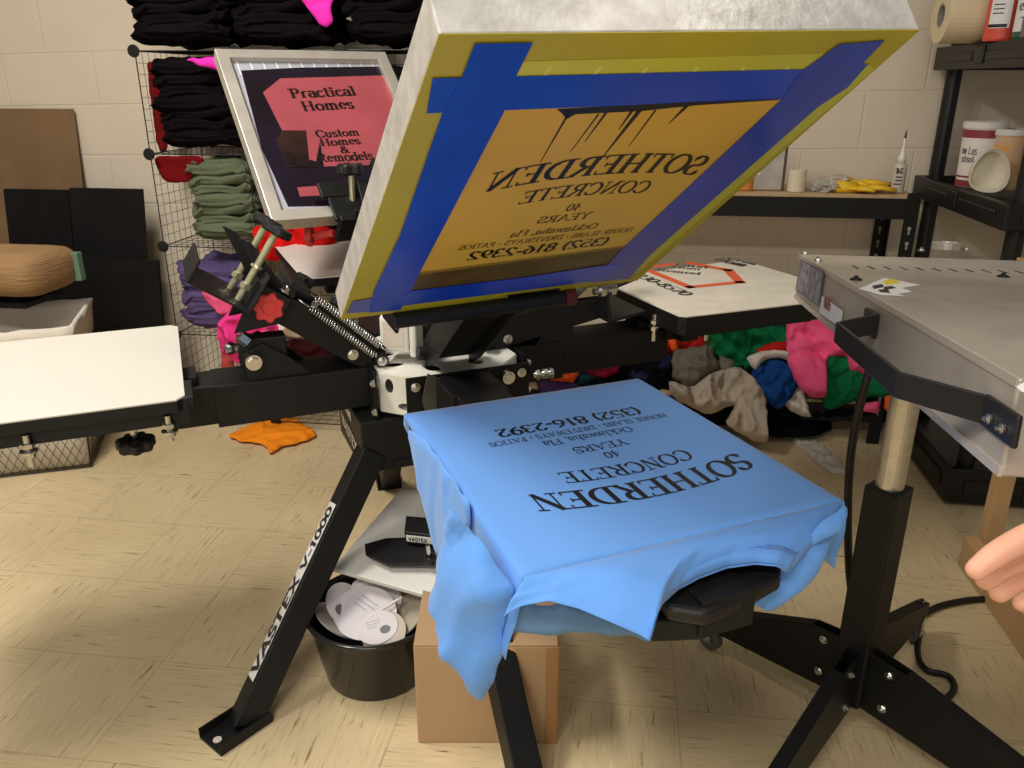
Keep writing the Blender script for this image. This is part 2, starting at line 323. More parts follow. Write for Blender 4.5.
# ------------------------------------------------------------------ room surfaces
def floor_material():
    m = bpy.data.materials.new('vinyl_tile'); m.use_nodes = True; nt = m.node_tree; N = nt.nodes.new; L = nt.links.new; b = nt.nodes['Principled BSDF']
    g = N('ShaderNodeNewGeometry'); mp = N('ShaderNodeMapping'); mp.inputs['Location'].default_value = (-.176/.3, -1.447/.3, 0); mp.inputs['Scale'].default_value = (1/.3, 1/.3, 1); L(g.outputs['Position'], mp.inputs['Vector'])
    ck = N('ShaderNodeTexChecker'); ck.inputs['Scale'].default_value = 1.0; ck.inputs[1].default_value = (0, 0, 0, 1); ck.inputs[2].default_value = (1, 1, 1, 1)
    ad = N('ShaderNodeVectorMath'); ad.operation = 'ADD'; ad.inputs[1].default_value = (.0001, .0001, .5); L(mp.outputs[0], ad.inputs[0]); L(ad.outputs[0], ck.inputs['Vector'])
    outs = []
    for sc in ((3.2, 46, 1), (46, 3.2, 1)):
        m2 = N('ShaderNodeMapping'); m2.inputs['Scale'].default_value = sc; L(mp.outputs[0], m2.inputs['Vector'])
        n = N('ShaderNodeTexNoise'); n.inputs['Scale'].default_value = 1.0; n.inputs['Detail'].default_value = 5; n.inputs['Roughness'].default_value = .62; n.inputs['Distortion'].default_value = .5; L(m2.outputs[0], n.inputs['Vector']); outs.append(n.outputs['Fac'])
    mx = N('ShaderNodeMix'); mx.data_type = 'FLOAT'; L(ck.outputs['Color'], mx.inputs[0]); L(outs[0], mx.inputs[2]); L(outs[1], mx.inputs[3])
    r = N('ShaderNodeValToRGB'); e = r.color_ramp.elements
    base = s2l(212, 192, 152)
    e[0].position = .30; e[0].color = (*s2l(118, 96, 66), 1); e[1].position = .385; e[1].color = (*[x*.92 for x in base], 1)
    for p, c in ((.5, base), (.63, [x*1.03 for x in base]), (.70, s2l(226, 210, 172))):
        q = e.new(p); q.color = (*c, 1)
    L(mx.outputs[0], r.inputs[0])
    # seams
    sp = N('ShaderNodeSeparateXYZ'); L(mp.outputs[0], sp.inputs[0]); ds = []
    for ax in (0, 1):
        f = N('ShaderNodeMath'); f.operation = 'PINGPONG'; f.inputs[1].default_value = .5; L(sp.outputs[ax], f.inputs[0]); ds.append(f)
    mn = N('ShaderNodeMath'); mn.operation = 'MINIMUM'; L(ds[0].outputs[0], mn.inputs[0]); L(ds[1].outputs[0], mn.inputs[1])
    lt = N('ShaderNodeMath'); lt.operation = 'LESS_THAN'; lt.inputs[1].default_value = .003; L(mn.outputs[0], lt.inputs[0])
    mul = N('ShaderNodeMath'); mul.operation = 'MULTIPLY'; mul.inputs[1].default_value = .45; L(lt.outputs[0], mul.inputs[0])
    m3 = N('ShaderNodeMix'); m3.data_type = 'RGBA'; L(mul.outputs[0], m3.inputs[0]); L(r.outputs[0], m3.inputs[6]); m3.inputs[7].default_value = (*s2l(96, 76, 50), 1)
    # broad dirt
    nd = N('ShaderNodeTexNoise'); nd.inputs['Scale'].default_value = 2.2; nd.inputs['Detail'].default_value = 6; L(g.outputs['Position'], nd.inputs['Vector'])
    rd = N('ShaderNodeValToRGB'); rd.color_ramp.elements[0].position = .3; rd.color_ramp.elements[0].color = (.86, .84, .8, 1); rd.color_ramp.elements[1].position = .6; rd.color_ramp.elements[1].color = (1, 1, 1, 1); L(nd.outputs['Fac'], rd.inputs[0])
    m4 = N('ShaderNodeMix'); m4.data_type = 'RGBA'; m4.blend_type = 'MULTIPLY'; m4.inputs[0].default_value = 1; L(m3.outputs[2], m4.inputs[6]); L(rd.outputs[0], m4.inputs[7])
    L(m4.outputs[2], b.inputs['Base Color']); b.inputs['Roughness'].default_value = .45; b.inputs['Specular IOR Level'].default_value = .35
    return m
def wall_material():
    m = bpy.data.materials.new('painted_block'); m.use_nodes = True; nt = m.node_tree; N = nt.nodes.new; L = nt.links.new; b = nt.nodes['Principled BSDF']
    g = N('ShaderNodeNewGeometry'); sp = N('ShaderNodeSeparateXYZ'); L(g.outputs['Position'], sp.inputs[0])
    # level courses, 0.203 high
    cb = N('ShaderNodeCombineXYZ'); sx = N('ShaderNodeMath'); sx.operation = 'ADD'; sx.inputs[1].default_value = 20.3+.132; L(sp.outputs[0], sx.inputs[0])
    tl = N('ShaderNodeMath'); tl.operation = 'MULTIPLY_ADD'; tl.inputs[1].default_value = -.019; L(sp.outputs[0], tl.inputs[0]); L(sp.outputs[2], tl.inputs[2])
    sz = N('ShaderNodeMath'); sz.operation = 'ADD'; sz.inputs[1].default_value = .203*10-1.440; L(tl.outputs[0], sz.inputs[0])
    L(sx.outputs[0], cb.inputs[0]); L(sz.outputs[0], cb.inputs[1])
    br = N('ShaderNodeTexBrick'); br.inputs['Scale'].default_value = 1; br.inputs['Brick Width'].default_value = .406; br.inputs['Row Height'].default_value = .203; br.inputs['Mortar Size'].default_value = .005; br.inputs['Mortar Smooth'].default_value = .6
    br.offset = .5; L(cb.outputs[0], br.inputs['Vector'])
    n = N('ShaderNodeTexNoise'); n.inputs['Scale'].default_value = 5; n.inputs['Detail'].default_value = 8; L(g.outputs['Position'], n.inputs['Vector'])
    r = N('ShaderNodeValToRGB'); c = s2l(226, 212, 190)
    r.color_ramp.elements[0].position = .35; r.color_ramp.elements[0].color = (*[x*.95 for x in c], 1); r.color_ramp.elements[1].position = .65; r.color_ramp.elements[1].color = (*c, 1); L(n.outputs['Fac'], r.inputs[0])
    mx = N('ShaderNodeMix'); mx.data_type = 'RGBA'; L(r.outputs[0], mx.inputs[6]); mx.inputs[7].default_value = (*[x*.9 for x in c], 1)
    fm = N('ShaderNodeMath'); fm.operation = 'MULTIPLY'; fm.inputs[1].default_value = .25; L(br.outputs['Fac'], fm.inputs[0]); L(fm.outputs[0], mx.inputs[0])
    L(mx.outputs[2], b.inputs['Base Color']); b.inputs['Roughness'].default_value = .6
    n3 = N('ShaderNodeTexNoise'); n3.inputs['Scale'].default_value = 120; L(g.outputs['Position'], n3.inputs['Vector'])
    h = N('ShaderNodeMath'); h.operation = 'MULTIPLY_ADD'; h.inputs[1].default_value = -1.0; L(br.outputs['Fac'], h.inputs[0])
    hn = N('ShaderNodeMath'); hn.operation = 'MULTIPLY'; hn.inputs[1].default_value = .12; L(n3.outputs['Fac'], hn.inputs[0]); L(hn.outputs[0], h.inputs[2])
    bp = N('ShaderNodeBump'); bp.inputs['Strength'].default_value = .38; bp.inputs['Distance'].default_value = .006; L(h.outputs[0], bp.inputs['Height']); L(bp.outputs[0], b.inputs['Normal'])
    return m
WY = 3.31
struct(MB().box((0, .6, -.05), (9, 8, .1)).build('floor', floor_material()))
struct(MB().box((0, WY+.1, 1.4), (9, .2, 2.8)).build('wall_back', wall_material()))

# ------------------------------------------------------------------ leaning boards on the left
BROWN = mat('brown_hardboard', s2l(128, 100, 70), .5, vary=.12, vscale=5)
def leaning(name, m, px, yb, yt, thick, label, cat, zt=None, group=None):
    """board whose foot is at depth yb and head at yt; px = (left, right, top) pixels of its head"""
    a = Yp(px[0], px[2], yt); c = Yp(px[1], px[2], yt); z = zt or a.z
    poly = [V((a.x, yb, 0.001)), V((c.x, yb, 0.001)), V((c.x, yt, z)), V((a.x, yt, z))]
    return tag(MB().prism(poly, (0, thick, 0)).build(name, m, bevel=.001), label, cat, group)
leaning('hardboard_sheet', BROWN, (-90, 73, 108), 3.17, 3.285, .006, 'tall brown hardboard sheet leaning on the wall, behind the black panels', 'board')
bp = mat('black_melamine', (.007, .006, .006), .6, vary=.2, spec=.2)
leaning('leaning_board', bp, (3, 67, 189), 3.02, 3.14, .018, 'black panel leaning on the wall behind the brown roll, left of the pair', 'board')
leaning('leaning_board', bp, (69, 141, 188), 3.0, 3.14, .018, 'black panel leaning on the wall next to the wire shelf, right of the pair', 'board')
leaning('leaning_board', bp, (-30, 152, 225), 2.9, 2.98, .015, 'low black board at the front of the leaning panels, behind the laundry hamper', 'board', zt=.62)
# brown ribbed roll on the left, resting on the hamper-side stand
def rolled():
    t = thing('padded_bench', Zp(0, 330, .0), 'brown ribbed padded seat with rounded end beside the black panels', 'seat')
    brown = mat('brown_cord_fabric', s2l(150, 116, 76), .8, bump=.6, bscale=18, stretch=(1, 1, 14), vary=.1)
    a = Dp(72, 268, 2.75); ends = []
    mb = MB(); n = 26; c0 = Yp(26, 270, 2.5); L_ = 1.0
    prof = []
    for i in range(n):
        th = 2*math.pi*i/n; c, s = math.cos(th), math.sin(th)
        prof.append((math.copysign(abs(c)**.6, c), math.copysign(abs(s)**.75, s)))
    rows = []
    for k, (dx, s1) in enumerate(((.125, .25), (.12, .6), (.105, .85), (.08, .97), (.04, 1), (-.5, 1), (-1.0, 1))):
        rows.append([c0+V((dx, p[0]*.16*s1, p[1]*.075*s1)) for p in prof])
    vs = [v for r_ in rows for v in r_]
    fs = [(j*n+i, j*n+(i+1) % n, (j+1)*n+(i+1) % n, (j+1)*n+i) for j in range(len(rows)-1) for i in range(n)]+[tuple(range(n-1, -1, -1))]
    mb.add(vs, fs); mb.build('cushion', brown, t, smooth=True)
    m2 = MB().box(c0+V((.115, .10, -.005)), (.045, .03, .10)); lab(m2.build('end_bracket', mat('green_plate', s2l(96, 128, 108), .4), t, bevel=.003), 'pale green end plate')
    m3 = MB(); m3.box(c0+V((-.4, .0, -.1)), (.9, .2, .02)); m3.build('base_board', BLACK, t, bevel=.002)
    for dx in (-.75, -.42):
        q = c0+V((dx, .04, 0)); MB().box((q.x, q.y, (q.z-.11)/2), (.05, .05, q.z-.11)).build('leg', BLACK, t)
rolled()
# laundry hamper: wire frame with white liner, under the left pallet
def hamper():
    a = Zp(50, 472, 0); b = Zp(92, 466, 0)
    lin = mat('white_canvas', s2l(222, 214, 200), .85, bump=.25, bscale=90, vary=.05, spec=.2)
    # right/near lower corner
    cx = Zp(90, 467, 0); eu = (cx-Zp(22, 475, 0)).normalized(); ev = V((-eu.y, eu.x, 0)); W_, D_, H = .60, .33, .52
    t = thing('laundry_hamper', cx-eu*W_/2+ev*D_/2, 'wire laundry hamper with a white canvas liner under the white print pallet', 'hamper')
    fl = .035
    def P(u, v, z, inset=0): # u,v in 0..1; flares with height
        e = fl*z/H; return cx+eu*(-W_-e+(W_+2*e)*u)+ev*(-e+(D_+2*e)*v)+V((0, 0, z))
    mb = MB()
    # liner: outer wall + inner wall as a solid of 6mm, with rim roll
    ring = []
    per = [(i/14, 0) for i in range(14)]+[(1, i/9) for i in range(9)]+[(1-i/14, 1) for i in range(14)]+[(0, 1-i/9) for i in range(9)]
    n = len(per); levels = [(.012, 0, 0), (.15, 0, 0), (.3, 0, 0), (H-.03, .004, 0), (H+.005, .010, 1), (H+.008, -.002, 1), (H-.02, -.012, 0), (.3, -.012, 0), (.15, -.014, 0), (.03, -.014, 0)]
    vs = []
    for z, off, _ in levels:
        for i, (u, v) in enumerate(per):
            p = P(u, v, z); c = P(.5, .5, z); d = (p-c).normalized(); wob = .008*noise.noise(V((u*6, v*6, z*7)))+(.012*noise.noise(V((u*9, v*9, 1))) if _ else 0)
            vs.append(p+d*(off+wob-.006)+V((0, 0, wob*1.2 if _ else 0)))
    fs = [(j*n+i, j*n+(i+1) % n, (j+1)*n+(i+1) % n, (j+1)*n+i) for j in range(len(levels)-1) for i in range(n)]+[tuple(range(n-1, -1, -1)), tuple(range((len(levels)-1)*n, len(levels)*n))]
    mb.add(vs, fs).build('liner', lin, t, smooth=True)
    wm = MB()
    for z in (.006, H-.1): wm.tube([P(u, v, z) for u, v in ((-.01, -.015), (1.01, -.015), (1.01, 1.015), (-.01, 1.015))], .0035, 6, closed=True)
    for u in (0, .5, 1):
        for v in (0, 1): wm.tube([P(u+(.01 if u == 1 else -.01 if u == 0 else 0), v*1.03-.015, 0.004), P(u+(.01 if u == 1 else -.01 if u == 0 else 0), v*1.03-.015, H-.1)], .0035, 6)
    wm.build('wire_frame', BLACK2, t)
    dm = MB(); k = 22
    for i in range(-8, k):  # diamond wire netting on the near and right side
        for sgn in (1, -1):
            pts = []
            for j in range(9):
                z = .01+(H-.12)*j/8; u = (i+ (j if sgn > 0 else 8-j)*.9)/k
                if 0 <= u <= 1: pts.append(P(u, -.022, z))
            if len(pts) > 1: dm.tube(pts, .0009, 4)
            pts = []
            for j in range(9):
                z = .01+(H-.12)*j/8; u = (i+(j if sgn > 0 else 8-j)*.9)/k*1.6
                if 0 <= u <= 1: pts.append(P(1.013, u, z))
            if len(pts) > 1: dm.tube(pts, .0009, 4)
    dm.build('wire_netting', BLACK2, t)
hamper()

# ------------------------------------------------------------------ wire cube shelf and its clothes
CX0, CW, CY0, CY1, CH = -1.668, .365, 2.80, 3.17, .35
LV = [.03, .375, .715, 1.045, 1.385]
def cube_shelf():
    t = thing('wire_cube_shelf', (CX0+1.5*CW, (CY0+CY1)/2, 0), 'black wire grid cube shelf against the wall, filled with folded shirts', 'shelf')
    def panel(o, a, b, na, nb):
        m = MB(); r = .0009
        for i in range(na+1):
            p = o+a*(i/na); rr = .0022 if i in (0, na) else r; m.cyl(p, p+b, rr, seg=5)
        for i in range(nb+1):
            p = o+b*(i/nb); rr = .0022 if i in (0, nb) else r; m.cyl(p, p+a, rr, seg=5)
        return m.build('wire_panel', BLACK2, t)
    D = CY1-CY0
    for k in range(4):
        z, dz = LV[k], LV[k+1]-LV[k]
        for i in range(4): panel(V((CX0+i*CW, CY0, z)), V((0, D, 0)), V((0, 0, dz)), 9, 9)
        for i in range(3): panel(V((CX0+i*CW, CY1, z)), V((CW, 0, 0)), V((0, 0, dz)), 9, 9)
    for k in range(5):
        for i in range(3): panel(V((CX0+i*CW, CY0, LV[k])), V((CW, 0, 0)), V((0, D, 0)), 9, 9)
    for z in LV:
        for i in range(4):
            m = MB(); m.cyl((CX0+i*CW, CY0-.012, z), (CX0+i*CW, CY0-.004, z), .021, seg=20); m.cyl((CX0+i*CW, CY0-.004, z), (CX0+i*CW, CY0+.02, z), .008, seg=10); m.build('connector', BPLAST, t, bevel=.002)
    for i in (0, 1, 2, 3):
        m = MB(); m.cyl((CX0+i*CW, CY0, 0), (CX0+i*CW, CY0, .03), .01, seg=10); m.build('foot', BPLAST, t)
cube_shelf()
BLK = fabric('black_cotton', (19, 14, 17), .3); OLV = fabric('olive_cotton', (98, 106, 84)); PUR = fabric('purple_cotton', (92, 78, 120), .14)
PNK = fabric('hot_pink_cotton', (232, 62, 140)); PK2 = fabric('coral_pink_cotton', (236, 96, 142)); REDF = fabric('red_cotton', (176, 28, 34)); DRED = fabric('dark_red_cotton', (112, 18, 22)); NEON = mat('neon_pink_cotton', s2l(250, 40, 190), .8, vary=.05)
random.seed(5)
folds = {}
ORD = ['first', 'second', 'third', 'fourth', 'fifth', 'sixth', 'seventh', 'eighth', 'ninth', 'tenth', 'eleventh', 'twelfth']
def folded(kind, m, x, y, z, w_, d_, h_, label, group, rz=0, seed=0, cat='folded shirt'):
    key = (kind, seed % 4)
    if key not in folds: o = folded_mesh('folded_shirt', .30, .30, .03, 3+7*(seed % 4), m); folds[key] = o
    else: o = folds[key].copy(); scene.collection.objects.link(o)
    o.location = (x, y, z); o.scale = (w_/.30, d_/.30, h_/.03); o.rotation_euler = (0, 0, rz); tag(o, label, cat, group); return o
def stack(kind, m, cx, cy, z, n, w_, d_, h_, label, group, jx=.012, first_top=None):
    for k in range(n):
        l = label.replace('folded ', 'folded ', 1)+', '+ORD[k]+' from the bottom'
        folded(kind, m, cx+random.uniform(-jx, jx), cy+random.uniform(-jx, jx)*.6, z+k*h_*.93, w_*random.uniform(.9, 1.06), d_*random.uniform(.94, 1), h_*1.45, l, group, random.uniform(-.06, .06)+(math.pi if k % 2 else 0), k)
# (x centre, level, count)
yc = CY0+.155
stack('black', BLK, CX0+.15, yc, LV[4]+.008, 8, .35, .30, .030, 'folded black shirt, left stack on top of wire shelf', 'black shirts on top of the wire shelf, left stack')
stack('black', BLK, CX0+.17+CW*.96, yc, LV[4]+.008, 8, .34, .30, .030, 'folded black shirt, middle stack on top of wire shelf', 'black shirts on top of the wire shelf, middle stack')
stack('black', BLK, CX0+.16+CW*2, yc, LV[4]+.008, 8, .29, .30, .030, 'folded black shirt, right stack on top of wire shelf', 'black shirts on top of the wire shelf, right stack')
stack('black', BLK, CX0+.185, yc, LV[3]+.008, 10, .31, .30, .0305, 'folded black shirt in the upper left wire cube', 'black shirts in the upper left cube')
stack('black', BLK, CX0+.19+CW, yc, LV[3]+.008, 9, .32, .30, .0325, 'folded black shirt in the cube behind the small screen', 'black shirts in the upper middle cube')
stack('black', BLK, CX0+.18+2*CW, yc, LV[3]+.008, 8, .30, .30, .0325, 'folded black shirt in the upper cube right of that', 'black shirts in the upper right cube')
stack('olive', OLV, CX0+.235, yc, LV[2]+.008, 10, .255, .29, .0295, 'folded olive green shirt in the wire cube', 'olive green shirts in the middle left cube')
stack('red2', DRED, CX0+.13+CW, yc, LV[2]+.008, 4, .25, .28, .03, 'folded dark red shirt in the wire cube', 'red shirts in the middle cube')
stack('black', BLK, CX0+.18+2*CW, yc, LV[2]+.008, 7, .30, .30, .033, 'folded black shirt in the cube below the small screen', 'black shirts in the lower right cube')
stack('purple', PUR, CX0+.16, yc-.02, LV[1]+.008, 7, .25, .28, .034, 'folded purple shirt in the slumped purple pile', 'purple shirts in the lower left cube', jx=.02)
def g(name, px, m, y0=None, z0=None, plane=None, **k):
    pts = [Pp(x, y, *plane) if plane else (Zp(x, y, z0) if z0 is not None else Yp(x, y, y0)) for x, y in px]
    return garment(name, pts, m, **k)
g('red_shirt', [(153, 156), (206, 156), (196, 172), (186, 184), (163, 181)], MATS['dark_red_cotton'], y0=2.83, label='dark red cloth hanging down left of the olive stack', thick=.006, amp=.003, seed=3)
g('red_shirt', [(146, 62), (158, 62), (164, 100), (168, 152), (158, 152)], MATS['dark_red_cotton'], y0=3.1, label='strip of red cloth behind the upper black stack', thick=.015, amp=.004, seed=4)
g('pink_cloth', [(184, 59), (214, 57), (250, 58), (250, 82), (214, 69), (200, 66)], NEON, y0=2.76, label='neon pink cloth poking out left of the small screen', thick=.008, amp=.003, seed=5)
g('pink_cloth', [(298, -6), (335, -6), (331, 12), (333, 22), (326, 29), (318, 24), (312, 14)], NEON, y0=2.76, label='neon pink cloth hanging between the top black stacks', thick=.008, amp=.003, seed=6)
g('pink_shirt', [(198, 282), (206, 280), (226, 292), (241, 300), (238, 312), (222, 316), (205, 300)], PK2, y0=2.72, label='coral pink shirt draped over the purple pile', thick=.025, amp=.008, seed=7)
g('pink_shirt', [(218, 322), (242, 302), (268, 308), (288, 330), (284, 348), (262, 352), (240, 366), (222, 350)], PNK, y0=2.68, label='hot pink crumpled shirt beside the purple pile', thick=.05, amp=.02, seed=8, wr=11)
g('white_cloth', [(262, 304), (290, 312), (312, 330), (300, 338), (284, 336), (268, 330)], fabric('white_cotton', (228, 214, 204)), y0=2.7, label='white crumpled cloth below the red star knob', thick=.04, amp=.012, seed=9, wr=12)
g('red_cloth', [(252, 226), (280, 218), (330, 226), (338, 244), (300, 256), (276, 262), (262, 254)], fabric('bright_red_cotton', (206, 26, 26)), y0=2.68, label='bright red cloth below the small screen frame', thick=.05, amp=.018, seed=10, wr=10)
g('pink_rag', [(222, 352), (236, 350), (234, 372), (222, 372)], fabric('dusty_red_cotton', (196, 84, 78)), y0=2.9, label='dusty red rag low in the wire shelf', thick=.03, amp=.01, seed=11)
g('maroon_bag', [(285, 338), (345, 338), (350, 372), (290, 374)], fabric('maroon_cotton', (70, 30, 34)), y0=3.05, label='dark maroon cloth in the lowest wire cube', thick=.03, amp=.01, seed=12)
g('orange_shirt', [(226, 436), (252, 424), (292, 416), (318, 434), (306, 441), (283, 446), (270, 454), (264, 444), (240, 441)], fabric('orange_cotton', (240, 140, 32), .06), z0=.012, label='orange shirt lying flat on the floor behind the press leg', thick=.014, amp=.006, seed=13, wr=9)

# ------------------------------------------------------------------ bench on the right of the wall
BY0, BY1 = 2.96, 3.27
bz = Yp(800, 194, BY0).z; bxr = Yp(918, 210, BY0).x
def bench():
    x0 = -.55; x1 = bxr; t = thing('workbench_shelf', ((x0+x1)/2, (BY0+BY1)/2, 0), 'black steel shelf with a particle board top against the wall on the right', 'shelf')
    board = mat('particle_board', s2l(190, 160, 118), .7, vary=.12, vscale=40, bump=.1, bscale=200)
    MB().box(((x0+x1)/2, (BY0+BY1)/2, bz-.006), (x1-x0-.02, BY1-BY0-.01, .012)).build('shelf_board', board, t, bevel=.001)
    MB().box(((x0+x1)/2-.04, (BY0+BY1)/2, .16), (x1-x0-.12, BY1-BY0-.01, .012)).build('shelf_board', board, t, bevel=.001)
    for zz in (bz-.045, .12):
        for y in (BY0, BY1-.004): MB().box(((x0+x1)/2, y, zz), (x1-x0, .006, .07)).build('rail', BLACK, t, bevel=.001)
        for x in (x0, x1): MB().box((x, (BY0+BY1)/2, zz), (.004, BY1-BY0, .07)).build('rail', BLACK, t, bevel=.001)
    for x, s in ((x0, 1), (x1, -1)):
        for y, q in ((BY0-.004, 1), (BY1+.002, -1)):
            m = MB(); m.box((x+s*.02, y, (bz+.01)/2), (.045, .003, bz+.01)); m.box((x-s*.002, y+q*.02, (bz+.01)/2), (.003, .04, bz+.01)); p = m.build('post', BLACK, t)
            if x > 0:
                for k in range(14):
                    z = bz-.11-k*.052; sm = MB()
                    sm.cyl((x+s*.02, y-.0022, z), (x+s*.02, y-.003, z), .0065, seg=12); sm.box((x+s*.02, y-.0026, z-.012), (.006, .001, .018))
                    sm.build('slot', mat('wall_seen_slot', s2l(150, 142, 126), .7), p)
bench()
BT = bz+.001
def onb(px, y, off=0): return Zp(px, 0, BT) if False else V((Yp(px, 195, y).x, y, BT))
def bench_items():
    # metal can
    tin = mat('tin_metal', s2l(196, 192, 184), .35, .75, vary=.18, vscale=20)
    a = onb(753, 3.02); b = onb(783, 3.02); t = thing('metal_can', (a+b)/2, 'tall rectangular metal solvent can standing on the bench', 'can')
    hgt = .19; cx = (a.x+b.x)/2; wd = b.x-a.x
    m = MB(); m.box((cx-.006, 3.06, BT+hgt/2), (wd+.012, .07, hgt)); m.build('body', tin, t, bevel=.006)
    m = MB(); m.box((cx-.006, 3.06, BT+hgt), (wd+.016, .076, .006)); m.cyl((cx-.02, 3.06, BT+hgt), (cx-.02, 3.06, BT+hgt+.022), .015); m.build('lid', tin, t, bevel=.002)
    m = MB(); m.box((cx+wd/2-.004, 3.06, BT+hgt/2), (.010, .073, hgt*.98)); lab(m.build('dark_side', mat('tin_dark_strip', s2l(74, 66, 52), .45), t, bevel=.002), 'dark right side')  # darker strip down the right side of the can
    p = MB().prism([V((a.x+.0, 3.0235, BT+.055)), V((a.x+.018, 3.0235, BT+.055)), V((a.x+.018, 3.0235, BT+.11)), V((a.x, 3.0235, BT+.11))], (0, .002, 0)).build('label', PAPER, t); lab(p, 'white label')
    # orange block
    c = onb(744, 3.04); m = MB(); m.lathe([(.028, 0), (.031, .004), (.031, .058), (.026, .066), (.012, .068)], c); tag(m.build('orange_jar', mat('orange_jar_plastic', s2l(206, 128, 60), .45), smooth=False, bevel=.001), 'small orange jar standing left of the metal can', 'jar')
    c = onb(732, 3.04); m = MB(); m.lathe([(.022, 0), (.024, .003), (.024, .04), (.02, .044)], c); tag(m.build('black_jar', BPLAST, bevel=.001), 'short black jar left of the orange jar', 'jar')
    # paper roll
    c = onb(795, 3.03); m = MB(); r = .031; h = .075
    m.lathe([(.014, 0), (r, 0), (r*1.02, h*.5), (r, h), (.014, h), (.013, h*.5)], c, seg=28); tag(m.build('tape_roll', mat('cream_tape', s2l(216, 204, 178), .7, bump=.2, bscale=60), bevel=.001), 'cream roll of tape standing on end right of the metal can', 'tape roll')
    # crumpled clear bag
    film = mat('crumpled_film', s2l(190, 184, 170), .25, vary=.25, vscale=60, alpha=.75)
    g('plastic_bag', [(801, 188), (812, 180), (826, 179), (840, 173), (850, 178), (846, 188), (836, 194), (815, 193)], film, y0=3.05, label='crumpled clear plastic bag between tape roll and yellow gloves', cat='bag', thick=.02, amp=.02, seed=21, wr=60, step=.006)
    # yellow gloves: palm and fingers, lying
    yel = mat('yellow_rubber', s2l(236, 190, 32), .45, vary=.08)
    for k, (px, py, lb) in enumerate(((862, 3.02, 'yellow rubber glove on top, fingers pointing right'), (856, 3.08, 'yellow rubber glove underneath, behind the front one'))):
        c = onb(px, py)+V((0, 0, .012+.012*k)); m = MB()
        m.add(*blob(c+V((-.02, 0, .004)), (.05, .035, .013)))
        for j, dy in enumerate((-.026, -.010, .006, .021)):
            L_ = (.08, .095, .09, .07)[j]; m.tube([c+V((.015, dy*.9, .006)), c+V((.015+L_*.5, dy*1.1, .009)), c+V((.015+L_, dy*1.25, .0))], [.009, .009, .006], 8)
        m.tube([c+V((-.03, -.03, .004)), c+V((.0, -.05, .006)), c+V((.025, -.058, .0))], [.01, .009, .006], 8)
        m.tube([c+V((-.09, .01, .002)), c+V((-.055, .004, .004)), c+V((-.02, 0, .004))], [.032, .026, .022], 10)
        for i, p in enumerate(m.v): m.v[i] = V((p.x, p.y, max(BT+.0005, c.z+(p.z-c.z)*.85)))
        tag(m.build('rubber_glove', yel, smooth=True), lb, 'glove')
    # glue bottle
    c = onb(896, 3.05); t = thing('glue_bottle', c, 'clear bottle with a tall pointed nozzle at the right end of the bench', 'bottle')
    MB().lathe([(.020, 0), (.022, .004), (.022, .085), (.019, .096), (.012, .1)], c, seg=24).build('body', mat('clear_frosted', s2l(196, 190, 176), .25, vary=.05), t, smooth=False)
    MB().lathe([(.013, .1), (.014, .118), (.007, .13), (.0045, .165), (.003, .185)], c).build('nozzle', mat('white_plastic', s2l(228, 224, 214), .4), t, smooth=True)
    MB().cyl(c+V((0, 0, .182)), c+V((0, 0, .208)), .0045, .0012, 10).build('nozzle_cap', mat('dark_red_cap', s2l(60, 26, 22), .4), t)
    f = lambda x, y: c+V((.0225*math.sin(x/.0225)-.004, -.0225*math.cos(x/.0225), y))
    lettering('label_text', [('B-C6', 0, .066, .017, .030, 0, False, .24), ('-----', 0, .05, .012, .026, 0, False, .3), ('-----', 0, .038, .012, .026, 0, False, .3), ('------', 0, .026, .012, .032, 0, False, .3)], INK, t, f, V((0, -.0006, 0)))
    # pen
    m = MB(); m.cyl(onb(876, 3.09)+V((0, 0, .03)), onb(889, 3.12)+V((0, 0, .012)), .005); tag(m.build('marker_pen', BPLAST), 'short black marker lying behind the yellow gloves', 'pen')
def blob(c, r, nu=16, nv=10):
    vs = [c+V((r[0]*math.cos(2*math.pi*i/nu)*math.cos(-math.pi/2+math.pi*j/nv), r[1]*math.sin(2*math.pi*i/nu)*math.cos(-math.pi/2+math.pi*j/nv), r[2]*math.sin(-math.pi/2+math.pi*j/nv))) for j in range(1, nv) for i in range(nu)]
    fs = [(j*nu+i, j*nu+(i+1) % nu, (j+1)*nu+(i+1) % nu, (j+1)*nu+i) for j in range(nv-2) for i in range(nu)]+[tuple(range(nu-1, -1, -1)), tuple(range((nv-2)*nu, (nv-1)*nu))]
    return vs, fs
bench_items()

